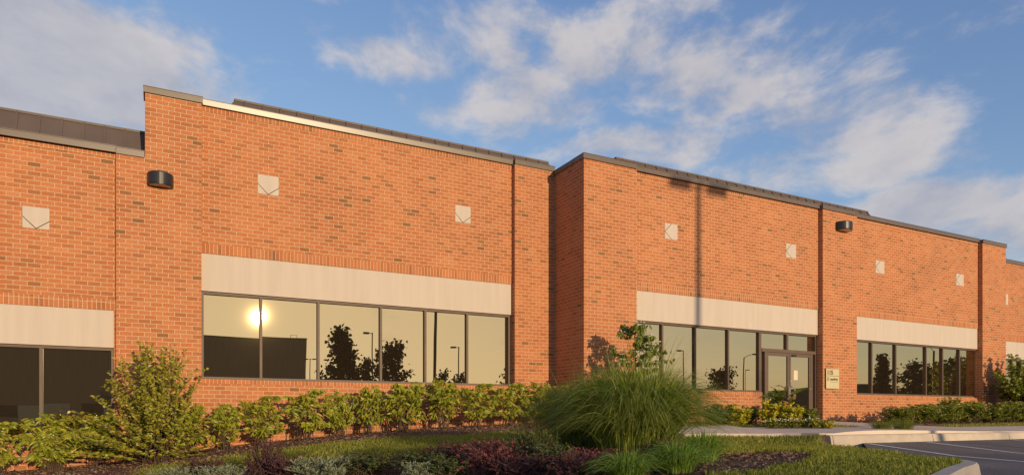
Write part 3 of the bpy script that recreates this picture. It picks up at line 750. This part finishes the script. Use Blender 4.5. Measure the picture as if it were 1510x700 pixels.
# low hedge on the right
HR='low hedge shrubs along the right wall'
k0=dict(H=.62,R=.62,shoots=70,per=26,ll=.085,lw=.040,prof=fat,droop=.2,hmin=.15,along=.5,spread=.8,stem_r=.005,jit=.14,upright=.6)
m2={}
for i,(x,y,h,w,lab) in enumerate([(19.55,12.75,.85,1.0,'first low round shrub right of the door pilaster, in front of the brick'),
    (20.55,12.65,1.0,1.05,'low shrub below the left end of the right-hand window, second from the pilaster'),
    (21.6,12.7,1.05,1.0,'dark low shrub behind the tuft of light grass, below the right-hand window'),
    (22.55,13.0,1.35,1.0,'tallest shrub of the low right hedge, standing up above its neighbours'),
    (23.6,12.9,1.2,1.05,'rounded hedge shrub just right of the tallest one in the low hedge'),
    (24.7,12.9,1.15,1.05,'mid-hedge shrub below the reflected round trees in the right-hand window'),
    (25.8,12.9,1.2,1.05,'hedge shrub below the narrow panes of the right-hand window'),
    (26.9,12.9,1.2,1.0,'hedge shrub below the right end of the right-hand window'),
    (27.9,12.9,1.2,1.0,'hedge shrub at the foot of the last pilaster, left of the small tree'),
    (29.0,12.6,1.2,1.05,'hedge shrub under the small tree at the right edge'),
    (30.2,12.7,1.1,1.05,'hedge shrub cut by the right edge of the photo')]):
    s=i%3; rz=rng.uniform(-.7,.7)
    if s not in m2:
        t=shrub('hedge_shrub',lab,'shrub',x,y,HEDGE,HR,seed=90+s,**k0); t.scale=(w,w,h); t.rotation_euler=(0,0,rz); m2[s]=t
    else: dup(m2[s],(x,y,g1(x,y)),rz,(w,w,h),lab)

# grasses
def grass_clump(name,label,cat,x,y,n,H,R,spread,w,mat,group=None,seed=0,seg=6,curve=1.45,lo=.5,wisps=0):
    global rng
    r=np.random.default_rng(seed+900); sv=rng; rng=r
    a=r.uniform(0,2*PI,n); q=np.sqrt(r.uniform(0,1,n))*R
    az=a+r.normal(0,.5,n); P=np.c_[q*np.cos(a),q*np.sin(a),np.full(n,-.02)]
    h=H*r.uniform(lo,1.05,n); f=r.beta(1.5,1.3,n)
    lean=spread*f*1.15; h=h*(1-.38*f**1.5)
    me=blade_mesh('blades',P,h,lean,az,w*r.uniform(.6,1.2,n),mat,seg,curve); rng=sv
    t=thing(name,label,cat,(x,y,g1(x,y)),group); link('blades',me,t)
    if wisps:
        r=np.random.default_rng(seed+77); m=wisps; a=r.uniform(0,2*PI,m); q=np.sqrt(r.uniform(0,1,m))*R*.7; sv=rng; rng=r
        me=blade_mesh('upright_stalks',np.c_[q*np.cos(a),q*np.sin(a),np.zeros(m)],H*r.uniform(.95,1.32,m),spread*r.uniform(.15,.62,m),a+r.normal(0,.6,m),np.full(m,w*.8),mat,7,1.7,.15); rng=sv; link('upright_stalks',me,t)
    return t
def px_pt(px,depth):
    """ground point seen along image column px (1510 wide) at a given depth"""
    u=(px-755)/1007; S_,C_=math.sin(math.radians(27.493)),math.cos(math.radians(27.493))
    return depth*(S_+u*C_),depth*(C_-u*S_)
grass_clump('ornamental_grass','huge arching clump of ornamental grass in the middle of the bed','grass clump',*px_pt(937,9.3),6200,1.33,.48,1.06,.0098,MISC,seed=1,seg=9,wisps=130)
grass_clump('ornamental_grass','smaller clump of ornamental grass standing left behind the huge one','grass clump',*px_pt(860,10.9),4200,1.12,.42,.92,.0105,MISC,seed=2,seg=8,wisps=60)
GT='bright grass tufts in the front bed'
for i,(px,d,H,sp,n,lab) in enumerate([(925,7.2,.36,.42,700,'bright spiky grass tuft at the bottom edge below the huge grass'),
    (1000,7.4,.40,.42,800,'bright grass tuft right of the lowest spiky one, under the huge grass'),
    (1035,8.3,.42,.38,700,'tall soft bright tuft at the lower right flank of the huge grass')]):
    x,y=px_pt(px,d); grass_clump('grass_tuft',lab,'grass tuft',x,y,n,H,.16,sp,.0085,TUFT,GT,seed=20+i)
GF='fine grass tufts along the lawn strip'
for i,(px,d,H,lab) in enumerate([(430,11.9,.20,'fine grass tuft at the left end of the lawn strip among dark purple plants'),
    (568,11.4,.30,'fine pale grass tuft on the lawn strip above the dark green shrub'),
    (622,11.2,.27,'fine grass tuft right of the paler one on the lawn strip'),
    (695,10.9,.32,'fine grass tuft with long bent blades behind the pink shrub'),
    (1332,15.9,.34,'light grass tuft between the low right hedge and the pavement'),
    (1300,15.7,.26,'short light grass tuft left of its taller twin by the pavement')]):
    x,y=px_pt(px,d); grass_clump('fine_grass_tuft',lab,'grass tuft',x,y,420,H,.2,.30,.006,FINE,GF,seed=50+i,seg=4)

# front bed
kp=dict(H=.42,R=.42,shoots=110,per=26,ll=.028,lw=.017,prof=fat,droop=.0,hmin=.25,along=.7,spread=.6,stem_r=.003,jit=.16,upright=.3)
kd=dict(H=.42,R=.42,shoots=70,per=24,ll=.060,lw=.026,prof=fat,droop=.1,hmin=.2,along=.55,spread=.7,stem_r=.004,jit=.14,upright=.4)
ks=dict(H=.30,R=.38,shoots=90,per=20,ll=.055,lw=.014,prof=fat,droop=.0,hmin=.25,along=.6,spread=.55,stem_r=.003,jit=.16,upright=.3)
kj=dict(H=.48,R=.50,shoots=120,per=24,ll=.050,lw=.012,prof=fat,droop=-.15,hmin=.25,along=.6,spread=.45,stem_r=.004,jit=.2,upright=.4)
BED=[ # kind, px, depth, scale xy, scale z, label
 ('purple',30,9.9,1.1,.62,'low dark purple plant in the bottom left corner of the bed'),
 ('silver',95,10.2,1.0,.8,'silvery low plant under the broad laurel at the bottom left'),
 ('purple',170,9.9,1.1,.72,'low dark purple plant below the tall holly'),
 ('silver',262,9.8,1.15,.95,'silver-green plant at the bottom edge right of the holly'),
 ('silver',325,9.7,1.0,.95,'silver-green plant at the bottom edge under the thin laurel'),
 ('purple',300,10.6,1.0,.78,'dark purple plant on the mulch edge at the left end of the lawn strip'),
 ('purple',388,10.2,.85,1.35,'tall thin dark purple plant with upright sprigs at left of the bed'),
 ('purple',430,9.9,1.0,.85,'dark purple plant between the tall purple sprigs and the silver mound'),
 ('silver',475,9.6,1.35,1.1,'large silver-green mound at the bottom of the bed, left of centre'),
 ('dark',540,9.9,1.25,.80,'dark green shrub right of the large silver mound'),
 ('silver',622,8.9,.8,.9,'small pale silver plant at the bottom edge below the dark green shrubs'),
 ('dark',620,9.7,1.1,.72,'dark green leafy plant between the dark shrub and the pink shrub'),
 ('purple',655,10.2,1.1,.85,'dark purple sprigs in front of the lawn strip left of the pink shrub'),
 ('dark',660,9.0,.9,.75,'dark broad-leaved plant at the bottom edge left of the pink shrub'),
 ('pink',725,9.0,1.35,1.15,'large pink-purple shrub at the bottom centre of the bed'),
 ('pink',715,9.8,1.0,.9,'pink-purple shrub behind the large pink one, by the lawn strip'),
 ('juniper',792,9.3,1.05,1.15,'dark bristly shrub between the pink shrub and the huge grass'),
 ('dark',812,8.7,.9,.85,'dark green plant with yellowish leaves in front of the bristly shrub'),
 ('purple',770,8.3,1.1,.8,'dark purple plant at the bottom edge below the bristly shrub'),
 ('pink',872,8.1,1.05,.74,'pink-purple shrub at the left foot of the huge grass'),
 ('pink',925,7.9,.8,.62,'pink-purple shrub directly in front of the huge grass'),
 ('purple',850,7.6,1.0,.8,'dark purple plant at the bottom edge left of the spiky tuft'),
 ('purple',975,7.9,.8,.85,'dark purple plant behind the spiky tufts under the huge grass'),
]
KINDS={'purple':('purple_plant',PURPD,kp,'plant','purple plants in the front bed'),'pink':('pink_shrub',PURP,dict(kp,ll=.032,lw=.019),'shrub','pink-purple shrubs in the front bed'),
 'silver':('silver_plant',SILV,ks,'plant','silver plants in the front bed'),'dark':('dark_green_plant',DGREEN,kd,'plant','dark green plants in the front bed'),'juniper':('bristly_shrub',DGREEN,kj,'shrub',None)}
m3={}
for i,(kd_,px,d,sx,sz,lab) in enumerate(BED):
    nm,mt,kk,cat,grp=KINDS[kd_]; x,y=px_pt(px,d); rz=rng.uniform(-.7,.7); key=(kd_,i%2)
    if key not in m3:
        t=shrub(nm,lab,cat,x,y,mt,grp,seed=200+i,**kk); t.scale=(sx,sx,sz); t.rotation_euler=(0,0,rz); m3[key]=t
    else: dup(m3[key],(x,y,g1(x,y)),rz,(sx,sx,sz),lab)

# entrance bed
ky=dict(H=.52,R=.31,shoots=40,per=20,ll=.085,lw=.050,prof=fat,droop=.1,hmin=.15,along=.6,spread=.75,stem_r=.004,jit=.1,upright=.4)
EB='shrubs of the entrance bed'
ent=[(1092,15.9,.95,.95,YELL,'yellow_shrub','round yellow-green shrub below the fourth pane, left of the entrance bed'),
 (1072,16.3,1.1,1.0,HEDGE,'green_shrub','dark green shrub behind and left of the round yellow one'),
 (1052,16.0,1.2,1.0,DGREEN,'green_shrub','very dark shrub between the huge grass and the entrance bed'),
 (1108,16.6,1.0,.95,HEDGE,'green_shrub','green shrub on the brick right behind the round yellow one'),
 (1138,15.6,1.0,1.2,YELL,'yellow_shrub','yellow-green shrub at the left of the door'),
 (1168,15.4,.95,1.05,YELL,'yellow_shrub','brightest yellow shrub in front of the door handles'),
 (1153,15.8,.9,.9,DGREEN,'green_shrub','dark shrub between the two yellow ones at the door'),
 (1192,15.6,.9,.85,HEDGE,'green_shrub','small green shrub right of the brightest yellow one at the door')]
m4={}
for i,(px,d,sx,sz,mt,nm,lab) in enumerate(ent):
    x,y=px_pt(px,d); key=mt.name
    if key not in m4:
        t=shrub(nm,lab,'shrub',x,y,mt,EB,seed=300+i,**ky); t.scale=(sx,sx,sz); m4[key]=t
    else: dup(m4[key],(x,y,g1(x,y)),rng.uniform(-.7,.7),(sx,sx,sz),lab)
def big_leaf_plant(px,d,H,mat,nl,L,W,label,seed):
    x,y=px_pt(px,d); t=thing('canna_plant',label,'plant',(x,y,g1(x,y)),'broad-leaved plants at the door'); r=np.random.default_rng(seed)
    P=[];D=[];st=B()
    for i in range(nl):
        a=r.uniform(0,2*PI); z=H*r.uniform(.35,.85); P.append([r.normal(0,.05),r.normal(0,.05),z]); D.append([math.cos(a),math.sin(a)*.7,r.uniform(.2,1.0)])
    for i in range(4): st.tube([(r.normal(0,.04),r.normal(0,.04),-.03),(r.normal(0,.05),r.normal(0,.05),H*.8)],[.012,.008],5)
    n=len(P); link('foliage',leaf_mesh('foliage',np.array(P),np.array(D),L*r.uniform(.7,1.1,n),W*r.uniform(.8,1.1,n),mat,.55,.2),t); st.build('stems',STEM,t)
big_leaf_plant(1146,16.0,.95,BIGL,16,.42,.13,'tall green broad-leaved plant at the left of the door',1)
big_leaf_plant(1160,15.9,1.05,BIGL,9,.5,.10,'tallest green plant with long pointed leaves before the door handles',2)
big_leaf_plant(1166,15.7,.78,RED,6,.26,.09,'red-leaved plant in front of the door handles',3)
big_leaf_plant(1152,15.6,.55,RED,8,.28,.10,'low reddish plant between the yellow shrubs',4)
kf=dict(H=.2,R=.2,shoots=26,per=14,ll=.045,lw=.030,prof=fat,droop=.0,hmin=.3,along=.6,spread=.8,stem_r=.003,jit=.06,upright=.3)
m5={}
FL=[(1136,'w'),(1146,'w'),(1156,'w'),(1166,'w'),(1176,'w'),(1187,'r'),(1196,'w'),(1204,'y'),(1212,'r'),(1221,'y')]
ordn={1136:'leftmost white flower mound along the pavement before the door',1146:'second white flower mound from the left along the pavement',1156:'white flower mound below the gap between the yellow shrubs',
 1166:'white flower mound below the left half of the brightest yellow shrub',1176:'white flower mound below the right half of the brightest yellow shrub',1187:'red flower mound just right of the brightest yellow shrub',
 1196:'white flower mound between the two red ones',1204:'yellow-green mound left of the rightmost red flowers',1212:'rightmost red flower mound, below the wall sign',1221:'yellow-green mound at the right end of the flower row'}
for i,(px,c) in enumerate(FL):
    x,y=px_pt(px,14.75-.0*i); rz=rng.uniform(-.7,.7)
    if c not in m5:
        t=shrub('flower_mound',ordn[px],'flowers',x,y,{'w':HEDGE,'r':DGREEN,'y':YELL}[c],'flower mounds along the entrance bed',seed=400+i,**kf)
        if c!='y':
            r=np.random.default_rng(i); n=20; a=r.uniform(0,2*PI,n); q=np.sqrt(r.uniform(0,1,n))*.2
            P=np.c_[q*np.cos(a),q*np.sin(a),.12+.09*np.sqrt(np.clip(1-(q/.22)**2,0,1))+r.normal(0,.012,n)]; D=np.c_[r.normal(0,1,n),r.normal(0,1,n)-.4,r.uniform(0,.8,n)]
            link('flowers',leaf_mesh('flowers',P,D,np.full(n,.032),np.full(n,.028),PETAL if c=='w' else RED,.2,.1),t)
        m5[c]=t
    else: dup(m5[c],(x,y,g1(x,y)),rz,(1,1,rng.uniform(.85,1.15)),ordn[px])

# lawn blades and mulch chips
def lawn_blades():
    Ps=[]
    for (x0,x1,y0,y1),dens in (((3.8,11.4,3.0,10.1),1500),((-1.2,16.4,10,14.6),800),((18.9,36,10.6,12.4),330)):
        n=int((x1-x0)*(y1-y0)*dens); x=rng.uniform(x0,x1,n); y=rng.uniform(y0,y1,n); k=lawn_mask(x,y); Ps.append(np.c_[x[k],y[k]])
    q=np.concatenate(Ps); n=len(q)
    cl=.5+.5*np.sin(q[:,0]*2.1+1.3*np.sin(q[:,1]*1.7))*np.sin(q[:,1]*2.6+q[:,0]*.9)
    P=np.c_[q,hG(q[:,0],q[:,1])-.004]; H=rng.uniform(.035,.075,n)*(.75+.5*cl)
    me=blade_mesh('lawn_grass',P,H,rng.uniform(.0,.045,n),rng.uniform(0,2*PI,n),rng.uniform(.006,.011,n),LAWN,2,1.5)
    tag(link('lawn_grass',me),'short green lawn grass growing beside the beds and pavement','grass',kind='stuff')
lawn_blades()
def chips():
    Ps=[]
    for (x0,x1,y0,y1),dens in (((-4,12,12,16.2),170),((-4,8,6,13),150),((4,8.5,4.5,7.5),170),((12,31,11,14.7),60)):
        n=int((x1-x0)*(y1-y0)*dens); x=rng.uniform(x0,x1,n); y=rng.uniform(y0,y1,n)
        k=~lawn_mask(x,y)&~inpoly(x,y,WALK)&~inpoly(x,y,ASPOLY); k&=~((x>9.6)&(y>14.65)); Ps.append(np.c_[x[k],y[k]])
    q=np.concatenate(Ps); n=len(q); a=rng.uniform(0,2*PI,n)
    P=np.c_[q,hG(q[:,0],q[:,1])+.008]; D=np.c_[np.cos(a),np.sin(a),rng.normal(.1,.3,n)]
    me=leaf_mesh('mulch_chips',P,D,rng.uniform(.03,.085,n),rng.uniform(.012,.028,n),CHIP,.1,.25)
    tag(link('mulch_chips',me),'brown bark mulch chips covering the planting beds','mulch',kind='stuff')
chips()

# ------------------------------------------------------------------ what the windows mirror: the other side of the parking lot
def mirrored(px,Yp,D,):
    """place seen by reflection in plane Yp along image column px, D metres in front of the wall"""
    u=(px-755)/1007; S_,C_=math.sin(math.radians(27.493)),math.cos(math.radians(27.493))
    ym=Yp+D; z=ym/(C_-u*S_); return z*(S_+u*C_), Yp-D, z/1007.0
MG=-2.0
D=145
opp=thing('brick_warehouse','long dark brick building mirrored in the left windows under the sun','building',(0,YL-D-14,MG))
xr,_,_=mirrored(452,YL+.13,D); ht=(616-502)*(mirrored(452,YL+.13,D)[2])-MG
b=B(); b.box(-80,xr,-0,14,0,ht,0); b.build('wall',DARKWALL,opp)
b=B(); b.box(-80.1,xr+.12,-.1,14.12,ht,ht+.2); b.build('coping',COPING,opp)
b=B()
for x in np.arange(-76,xr-6,7): b.box(x,x+4.4,14.0,14.06,2.2,4.6)
b.build('window',FRAME,opp)
b=B(); b.box(-9,2,14.0,14.09,.0,4.6); b.box(-24,-15,14,14.09,0,4.6); b.build('loading_door',noisy('door_paint',(.5,.4,.3),(.55,.44,.33),2,.8),opp)
b=B(); b.tube([(xr-3,10,ht),(xr-3,10,ht+1.3),(xr-1.6,10,ht+1.3),(xr-1.6,10,ht)],[.06]*4,6); b.build('roof_rail',POLE,opp)

def far_tree(px,Yp,D,top,wpx,label,conifer=False,seed=0,n=2600):
    x,y,s=mirrored(px,Yp,D); H=(616-top)*s-MG; R=wpx*s/2*1.15
    r=np.random.default_rng(seed+600); t=thing('conifer_tree' if conifer else 'broadleaf_tree',label,'tree',(x,y,MG),'trees mirrored in the windows')
    st=B(); st.tube([(0,0,-.2),(.1,0,H*.4),(0,.1,H*.97)],[H*.022,H*.015,.03],8)
    P=[];Dr=[]; nb=60 if conifer else 30
    for i in range(nb):
        q=i/nb; h=H*(.10+.88*q); a=i*2.4+r.normal(0,.3)
        prof=(1-q)**.8*.95+.04 if conifer else (math.sqrt(max(0.02,1-((q-.38)/.64)**2)))
        ln=R*prof*r.uniform(.4,1.25); z1=h+(.10 if conifer else .35)*ln
        e=np.array([ln*math.cos(a),ln*math.sin(a),z1]); s0=np.array([0,0,h*.92]); st.tube([tuple(s0),tuple(e)],[H*.006,.02],5,caps=False)
        m=n//nb
        u=r.beta(2.2,1.1,m)[:,None]; c=s0*(1-u)+e*u+r.normal(0,R*(.065 if conifer else .10),(m,3))*(.4+u); P.append(c); d=r.normal(0,1,(m,3)); d[:,2]-=.2; Dr.append(d)
    P=np.concatenate(P);Dr=np.concatenate(Dr);m=len(P)
    link('crown',leaf_mesh('crown',P,Dr,H*.05*r.uniform(.5,1.2,m),H*.034*r.uniform(.6,1.2,m),FARLEAF,.2,.2),t); st.build('trunk',BARK,t)
    return t
GL,GR=YL+.13,YR+.13
far_tree(505,GL,230,484,80,'ragged tree mirrored in the third pane of the sunlit window',True,1)
far_tree(541,GL,165,528,30,'small thin tree mirrored beside the lamp post in the third pane',False,2,1200)
far_tree(579,GL,220,503,50,'dark upright tree mirrored across the mullion of third and fourth panes',False,3)
far_tree(655,GL,160,545,30,'low tree mirrored at the foot of the thick lamp post',False,4,1200)
far_tree(680,GL,160,549,26,'low tree mirrored right of the thick lamp post',False,5,1200)
far_tree(1062,GR,120,541,46,'round dark tree mirrored in the third pane left of the door',False,6)
far_tree(1303,GR,70,520,46,'tall conifer mirrored in the second pane of the right-hand window',True,7)
far_tree(1345,GR,75,532,40,'round tree mirrored left of the lamp post in the right-hand window',False,8)
far_tree(1367,GR,80,545,34,'lower tree mirrored right of the round one in the right-hand window',False,9,1500)
far_tree(1383,GR,70,536,34,'tree mirrored behind the thick post in the right-hand window',False,10)
far_tree(1406,GR,72,524,32,'upright tree mirrored in the narrow fifth pane of the right-hand window',False,11)
far_tree(1432,GR,74,528,34,'tree mirrored in the last pane of the right-hand window',False,12)

def lamp_post(x,y,H,label,arms,rad=.075,z0=MG,cobra=False):
    t=thing('lamp_post',label,'lamp post',(x,y,z0),'parking lot lamp posts')
    b=B(); b.tube([(0,0,0),(0,0,H)],[rad*1.1,rad*.9],10); b.build('pole',POLE,t)
    b=B(); b.tube([(0,0,0),(0,0,.75)],[.3,.3],14); b.build('base',CONC,t)
    for sx in arms:
        L=abs(sx); s=1 if sx>0 else -1
        b=B()
        if cobra: b.tube([(0,0,H-.1),(s*L*.5,0,H+.45),(s*L,0,H+.6)],[.05,.045,.04],7); zz=H+.6
        else: b.tube([(0,0,H-.12),(s*L,0,H-.12)],[.045,.045],7); zz=H-.12
        b.build('arm',POLE,t)
        b=B(); b.box(s*L-.36,s*L+.36,-.26,.26,zz-.10,zz+.12); b.build('lamp_head',FIXT,t)
def post(px,Yp,D,top,arms,label,rad=.09,cobra=False):
    x,y,s=mirrored(px,Yp,D); lamp_post(x,y,(616-top)*s-MG,label,arms,rad,cobra=cobra)
# the near two-headed post whose long shadow crosses the facade
D0=25.9
lamp_post(13.74+.124*D0,YR-D0,6.68+D0*.1405+1.15,'near two-headed lamp post mirrored as a thick pole, its shadow crossing the facade',(-.70,.70),rad=.105,z0=-1.15)
post(549,GL,70,491,(-.9,),'single-headed lamp post mirrored between the two trees of the sunlit window')
post(677,GL,78,512,(-.9,),'lamp post mirrored right of the thick pole, head turned left')
post(458,GL,140,529,(.9,-.9),'tiny two-headed lamp post mirrored right of the dark building')
post(1009,GR,72,514,(-.9,),'lamp post mirrored in the second pane left of the door')
post(1098,GR,66,527,(2.4,),'street lamp with long raised arm mirrored in the fourth pane left of the door',.11,True)
post(1101,GR,130,545,(.9,),'small far lamp post mirrored in the fourth pane left of the door')
post(1382,GR,50,517,(-2.2,),'thick lamp post with long arm mirrored in the right-hand window',.20,True)
# hills beyond
def hills():
    b=[];F=[];n=120
    xs=np.linspace(150,1500,n); r=np.random.default_rng(4)
    hgt=26+7*np.sin(xs/90)+5*np.sin(xs/37+1)+r.normal(0,.8,n); hgt*=np.clip((xs-150)/160,0,1)**.7
    V=[]
    for i in range(n):
        x=xs[i]
        for dy,hh in ((60,-3),(20,hgt[i]*.55),(0,hgt[i]),(-120,hgt[i]*.9),(-260,-3)): V.append((x,-560+dy+.12*x,hh))
    for i in range(n-1):
        for k in range(4): a=i*5+k; F.append((a,a+1,a+6,a+5))
    tag(link('hills',np_mesh('hills',np.array(V),np.array(F),noisy('wooded_hill',(.03,.035,.018),(.055,.06,.03),.05,.95,coord='Object'),smooth=True)),kind='structure')
hills()

# ------------------------------------------------------------------ light, sky, camera
S=Vector((.124,-1.0,.1405)).normalized()
sun=bpy.data.lights.new('sun','SUN'); sun.energy=3.3; sun.angle=math.radians(.53); sun.color=(1.0,.76,.47)
so=link('sun',sun); so.rotation_euler=S.to_track_quat('Z','Y').to_euler()
w=bpy.data.worlds.new('World'); sc.world=w; w.use_nodes=True; nt=w.node_tree; L=nt.links.new
bg=nt.nodes['Background']; bg.inputs[1].default_value=.15
sky=N(nt,'ShaderNodeTexSky'); sky.sky_type='NISHITA'; sky.sun_disc=False
sky.sun_elevation=math.asin(S.z); sky.sun_rotation=math.atan2(S.x,S.y); sky.air_density=1.0; sky.dust_density=1.0; sky.ozone_density=2.0
tc=N(nt,'ShaderNodeTexCoord'); d=tc.outputs['Generated']
def vm(op,a,b=None,s=None):
    n=N(nt,'ShaderNodeVectorMath',operation=op)
    for i,v in enumerate((a,b)):
        if v is None: continue
        if isinstance(v,tuple): n.inputs[i].default_value=v
        else: L(v,n.inputs[i])
    if s is not None: n.inputs['Scale'].default_value=s
    return n
def mt(op,a,b=None,c=None,clamp=False):
    n=N(nt,'ShaderNodeMath',operation=op,use_clamp=clamp)
    for i,v in enumerate((a,b,c)):
        if v is None: continue
        if isinstance(v,(int,float)): n.inputs[i].default_value=v
        else: L(v,n.inputs[i])
    return n.outputs[0]
def skydir(px,py):
    u=(px-755)/1007; p_=math.radians(27.493); S_,C_=math.sin(p_),math.cos(p_)
    return Vector((S_+u*C_,C_-u*S_,(616-py)/1007)).normalized()
# the cloud deck: noise in direction space, thickened where the photograph's banks lie
warp=N(nt,'ShaderNodeTexNoise'); warp.inputs['Scale'].default_value=3.0; warp.inputs['Detail'].default_value=2; L(d,warp.inputs['Vector'])
wv=vm('SCALE',vm('SUBTRACT',warp.outputs['Color'],(.5,.5,.5)).outputs[0],s=.10).outputs[0]
dw=vm('ADD',d,wv).outputs[0]
BL=[(40,80,330,130,.72),(250,150,150,60,.34),(560,85,110,32,.30),(450,40,60,18,.22),(690,70,120,70,.26),(770,135,150,60,.32),(900,60,150,60,.32),(1020,170,90,30,.36),(960,210,190,45,.46),
    (1120,90,260,80,.40),(1270,170,140,95,.50),(1200,245,200,45,.46),(1400,35,170,40,.38),(1350,300,150,40,.48),(1480,320,140,70,.40),(900,10,300,30,.22),(640,155,150,30,.26),(1180,60,110,60,.2)]
acc=None
for px,py,rx,ry,wt in BL:
    c=skydir(px,py); f=vm('SUBTRACT',dw,tuple(c)).outputs[0]; sr=rx/1007*.85; sz=ry/1007*.85
    f=vm('MULTIPLY',f,(1/sr,1/sr,1/sz)).outputs[0]; ln=vm('LENGTH',f).outputs['Value']
    mr=N(nt,'ShaderNodeMapRange',interpolation_type='SMOOTHERSTEP'); L(ln,mr.inputs[0]); mr.inputs[1].default_value=.15; mr.inputs[2].default_value=1.5; mr.inputs[3].default_value=wt; mr.inputs[4].default_value=0
    acc=mr.outputs[0] if acc is None else mt('MAXIMUM',acc,mr.outputs[0])
def dens(vec,det):
    a=vm('DOT_PRODUCT',vec,(math.cos(math.radians(27.5)),-math.sin(math.radians(27.5)),0)).outputs['Value']
    sp=N(nt,'ShaderNodeSeparateXYZ'); L(vec,sp.inputs[0]); cb=N(nt,'ShaderNodeCombineXYZ'); L(a,cb.inputs[0]); L(mt('MULTIPLY',sp.outputs[2],1.55),cb.inputs[1]); cb.inputs[2].default_value=4.7
    v=cb.outputs[0]
    n=N(nt,'ShaderNodeTexNoise'); n.inputs['Scale'].default_value=9.5; n.inputs['Detail'].default_value=det; n.inputs['Roughness'].default_value=.63; L(v,n.inputs['Vector'])
    m=N(nt,'ShaderNodeTexNoise'); m.inputs['Scale'].default_value=3.6; m.inputs['Detail'].default_value=3; m.inputs['Roughness'].default_value=.5; L(v,m.inputs['Vector'])
    return mt('ADD',mt('MULTIPLY',n.outputs['Fac'],.55),mt('MULTIPLY',m.outputs['Fac'],.45))
n1=dens(dw,9); off=vm('ADD',dw,(-.035,-.01,.035)).outputs[0]; n2=dens(off,4)
tot=mt('ADD',mt('MULTIPLY_ADD',n1,2.5,-1.25),acc)
cov=N(nt,'ShaderNodeMapRange',interpolation_type='SMOOTHSTEP'); L(tot,cov.inputs[0]); cov.inputs[1].default_value=.10; cov.inputs[2].default_value=.58; cov.inputs[3].default_value=0; cov.inputs[4].default_value=.84
lit=mt('MULTIPLY_ADD',mt('SUBTRACT',n1,n2),5.0,.42,True)
thick=N(nt,'ShaderNodeMapRange'); L(tot,thick.inputs[0]); thick.inputs[1].default_value=.2; thick.inputs[2].default_value=.75; thick.inputs[3].default_value=1.0; thick.inputs[4].default_value=.35
lit2=mt('MULTIPLY',lit,thick.outputs[0])
cc=mixc(nt,lit2,(2.35,2.32,2.58),(4.3,3.85,3.5))
# the glare round the low sun is rolled off
def rolloff(col,c):
    q=vm('DIVIDE',col,c).outputs[0]; q2=vm('MULTIPLY',q,q).outputs[0]; q3=vm('ADD',q2,(1,1,1)).outputs[0]
    sx=N(nt,'ShaderNodeSeparateXYZ'); L(q3,sx.inputs[0]); cx=N(nt,'ShaderNodeCombineXYZ')
    for i in range(3): L(mt('SQRT',sx.outputs[i]),cx.inputs[i])
    return vm('DIVIDE',col,cx.outputs[0]).outputs[0]
tint=rolloff(sky.outputs[0],(6.0,5.4,3.6))
tint=mixc(nt,1.0,tint,(1.2,1.17,1.50),'MULTIPLY')
L(mixc(nt,cov.outputs[0],tint,cc),bg.inputs[0])

cam=bpy.data.cameras.new('camera'); cam.sensor_width=36; cam.lens=36*1007/1510; cam.shift_y=(616-350)/1510; cam.clip_end=6000; cam.clip_start=.05
co=link('camera',cam); co.rotation_euler=(PI/2,0,-math.radians(27.493)); sc.camera=co

for o in COL.objects:
    if o.parent is None: o.location.z+=EYE
vs=sc.view_settings; vs.view_transform='Standard'; vs.look='None'; vs.exposure=.33; vs.gamma=1; vs.use_curve_mapping=False
sc.cycles.max_bounces=6; sc.cycles.transparent_max_bounces=6; sc.cycles.sample_clamp_indirect=6; sc.cycles.use_denoising=True
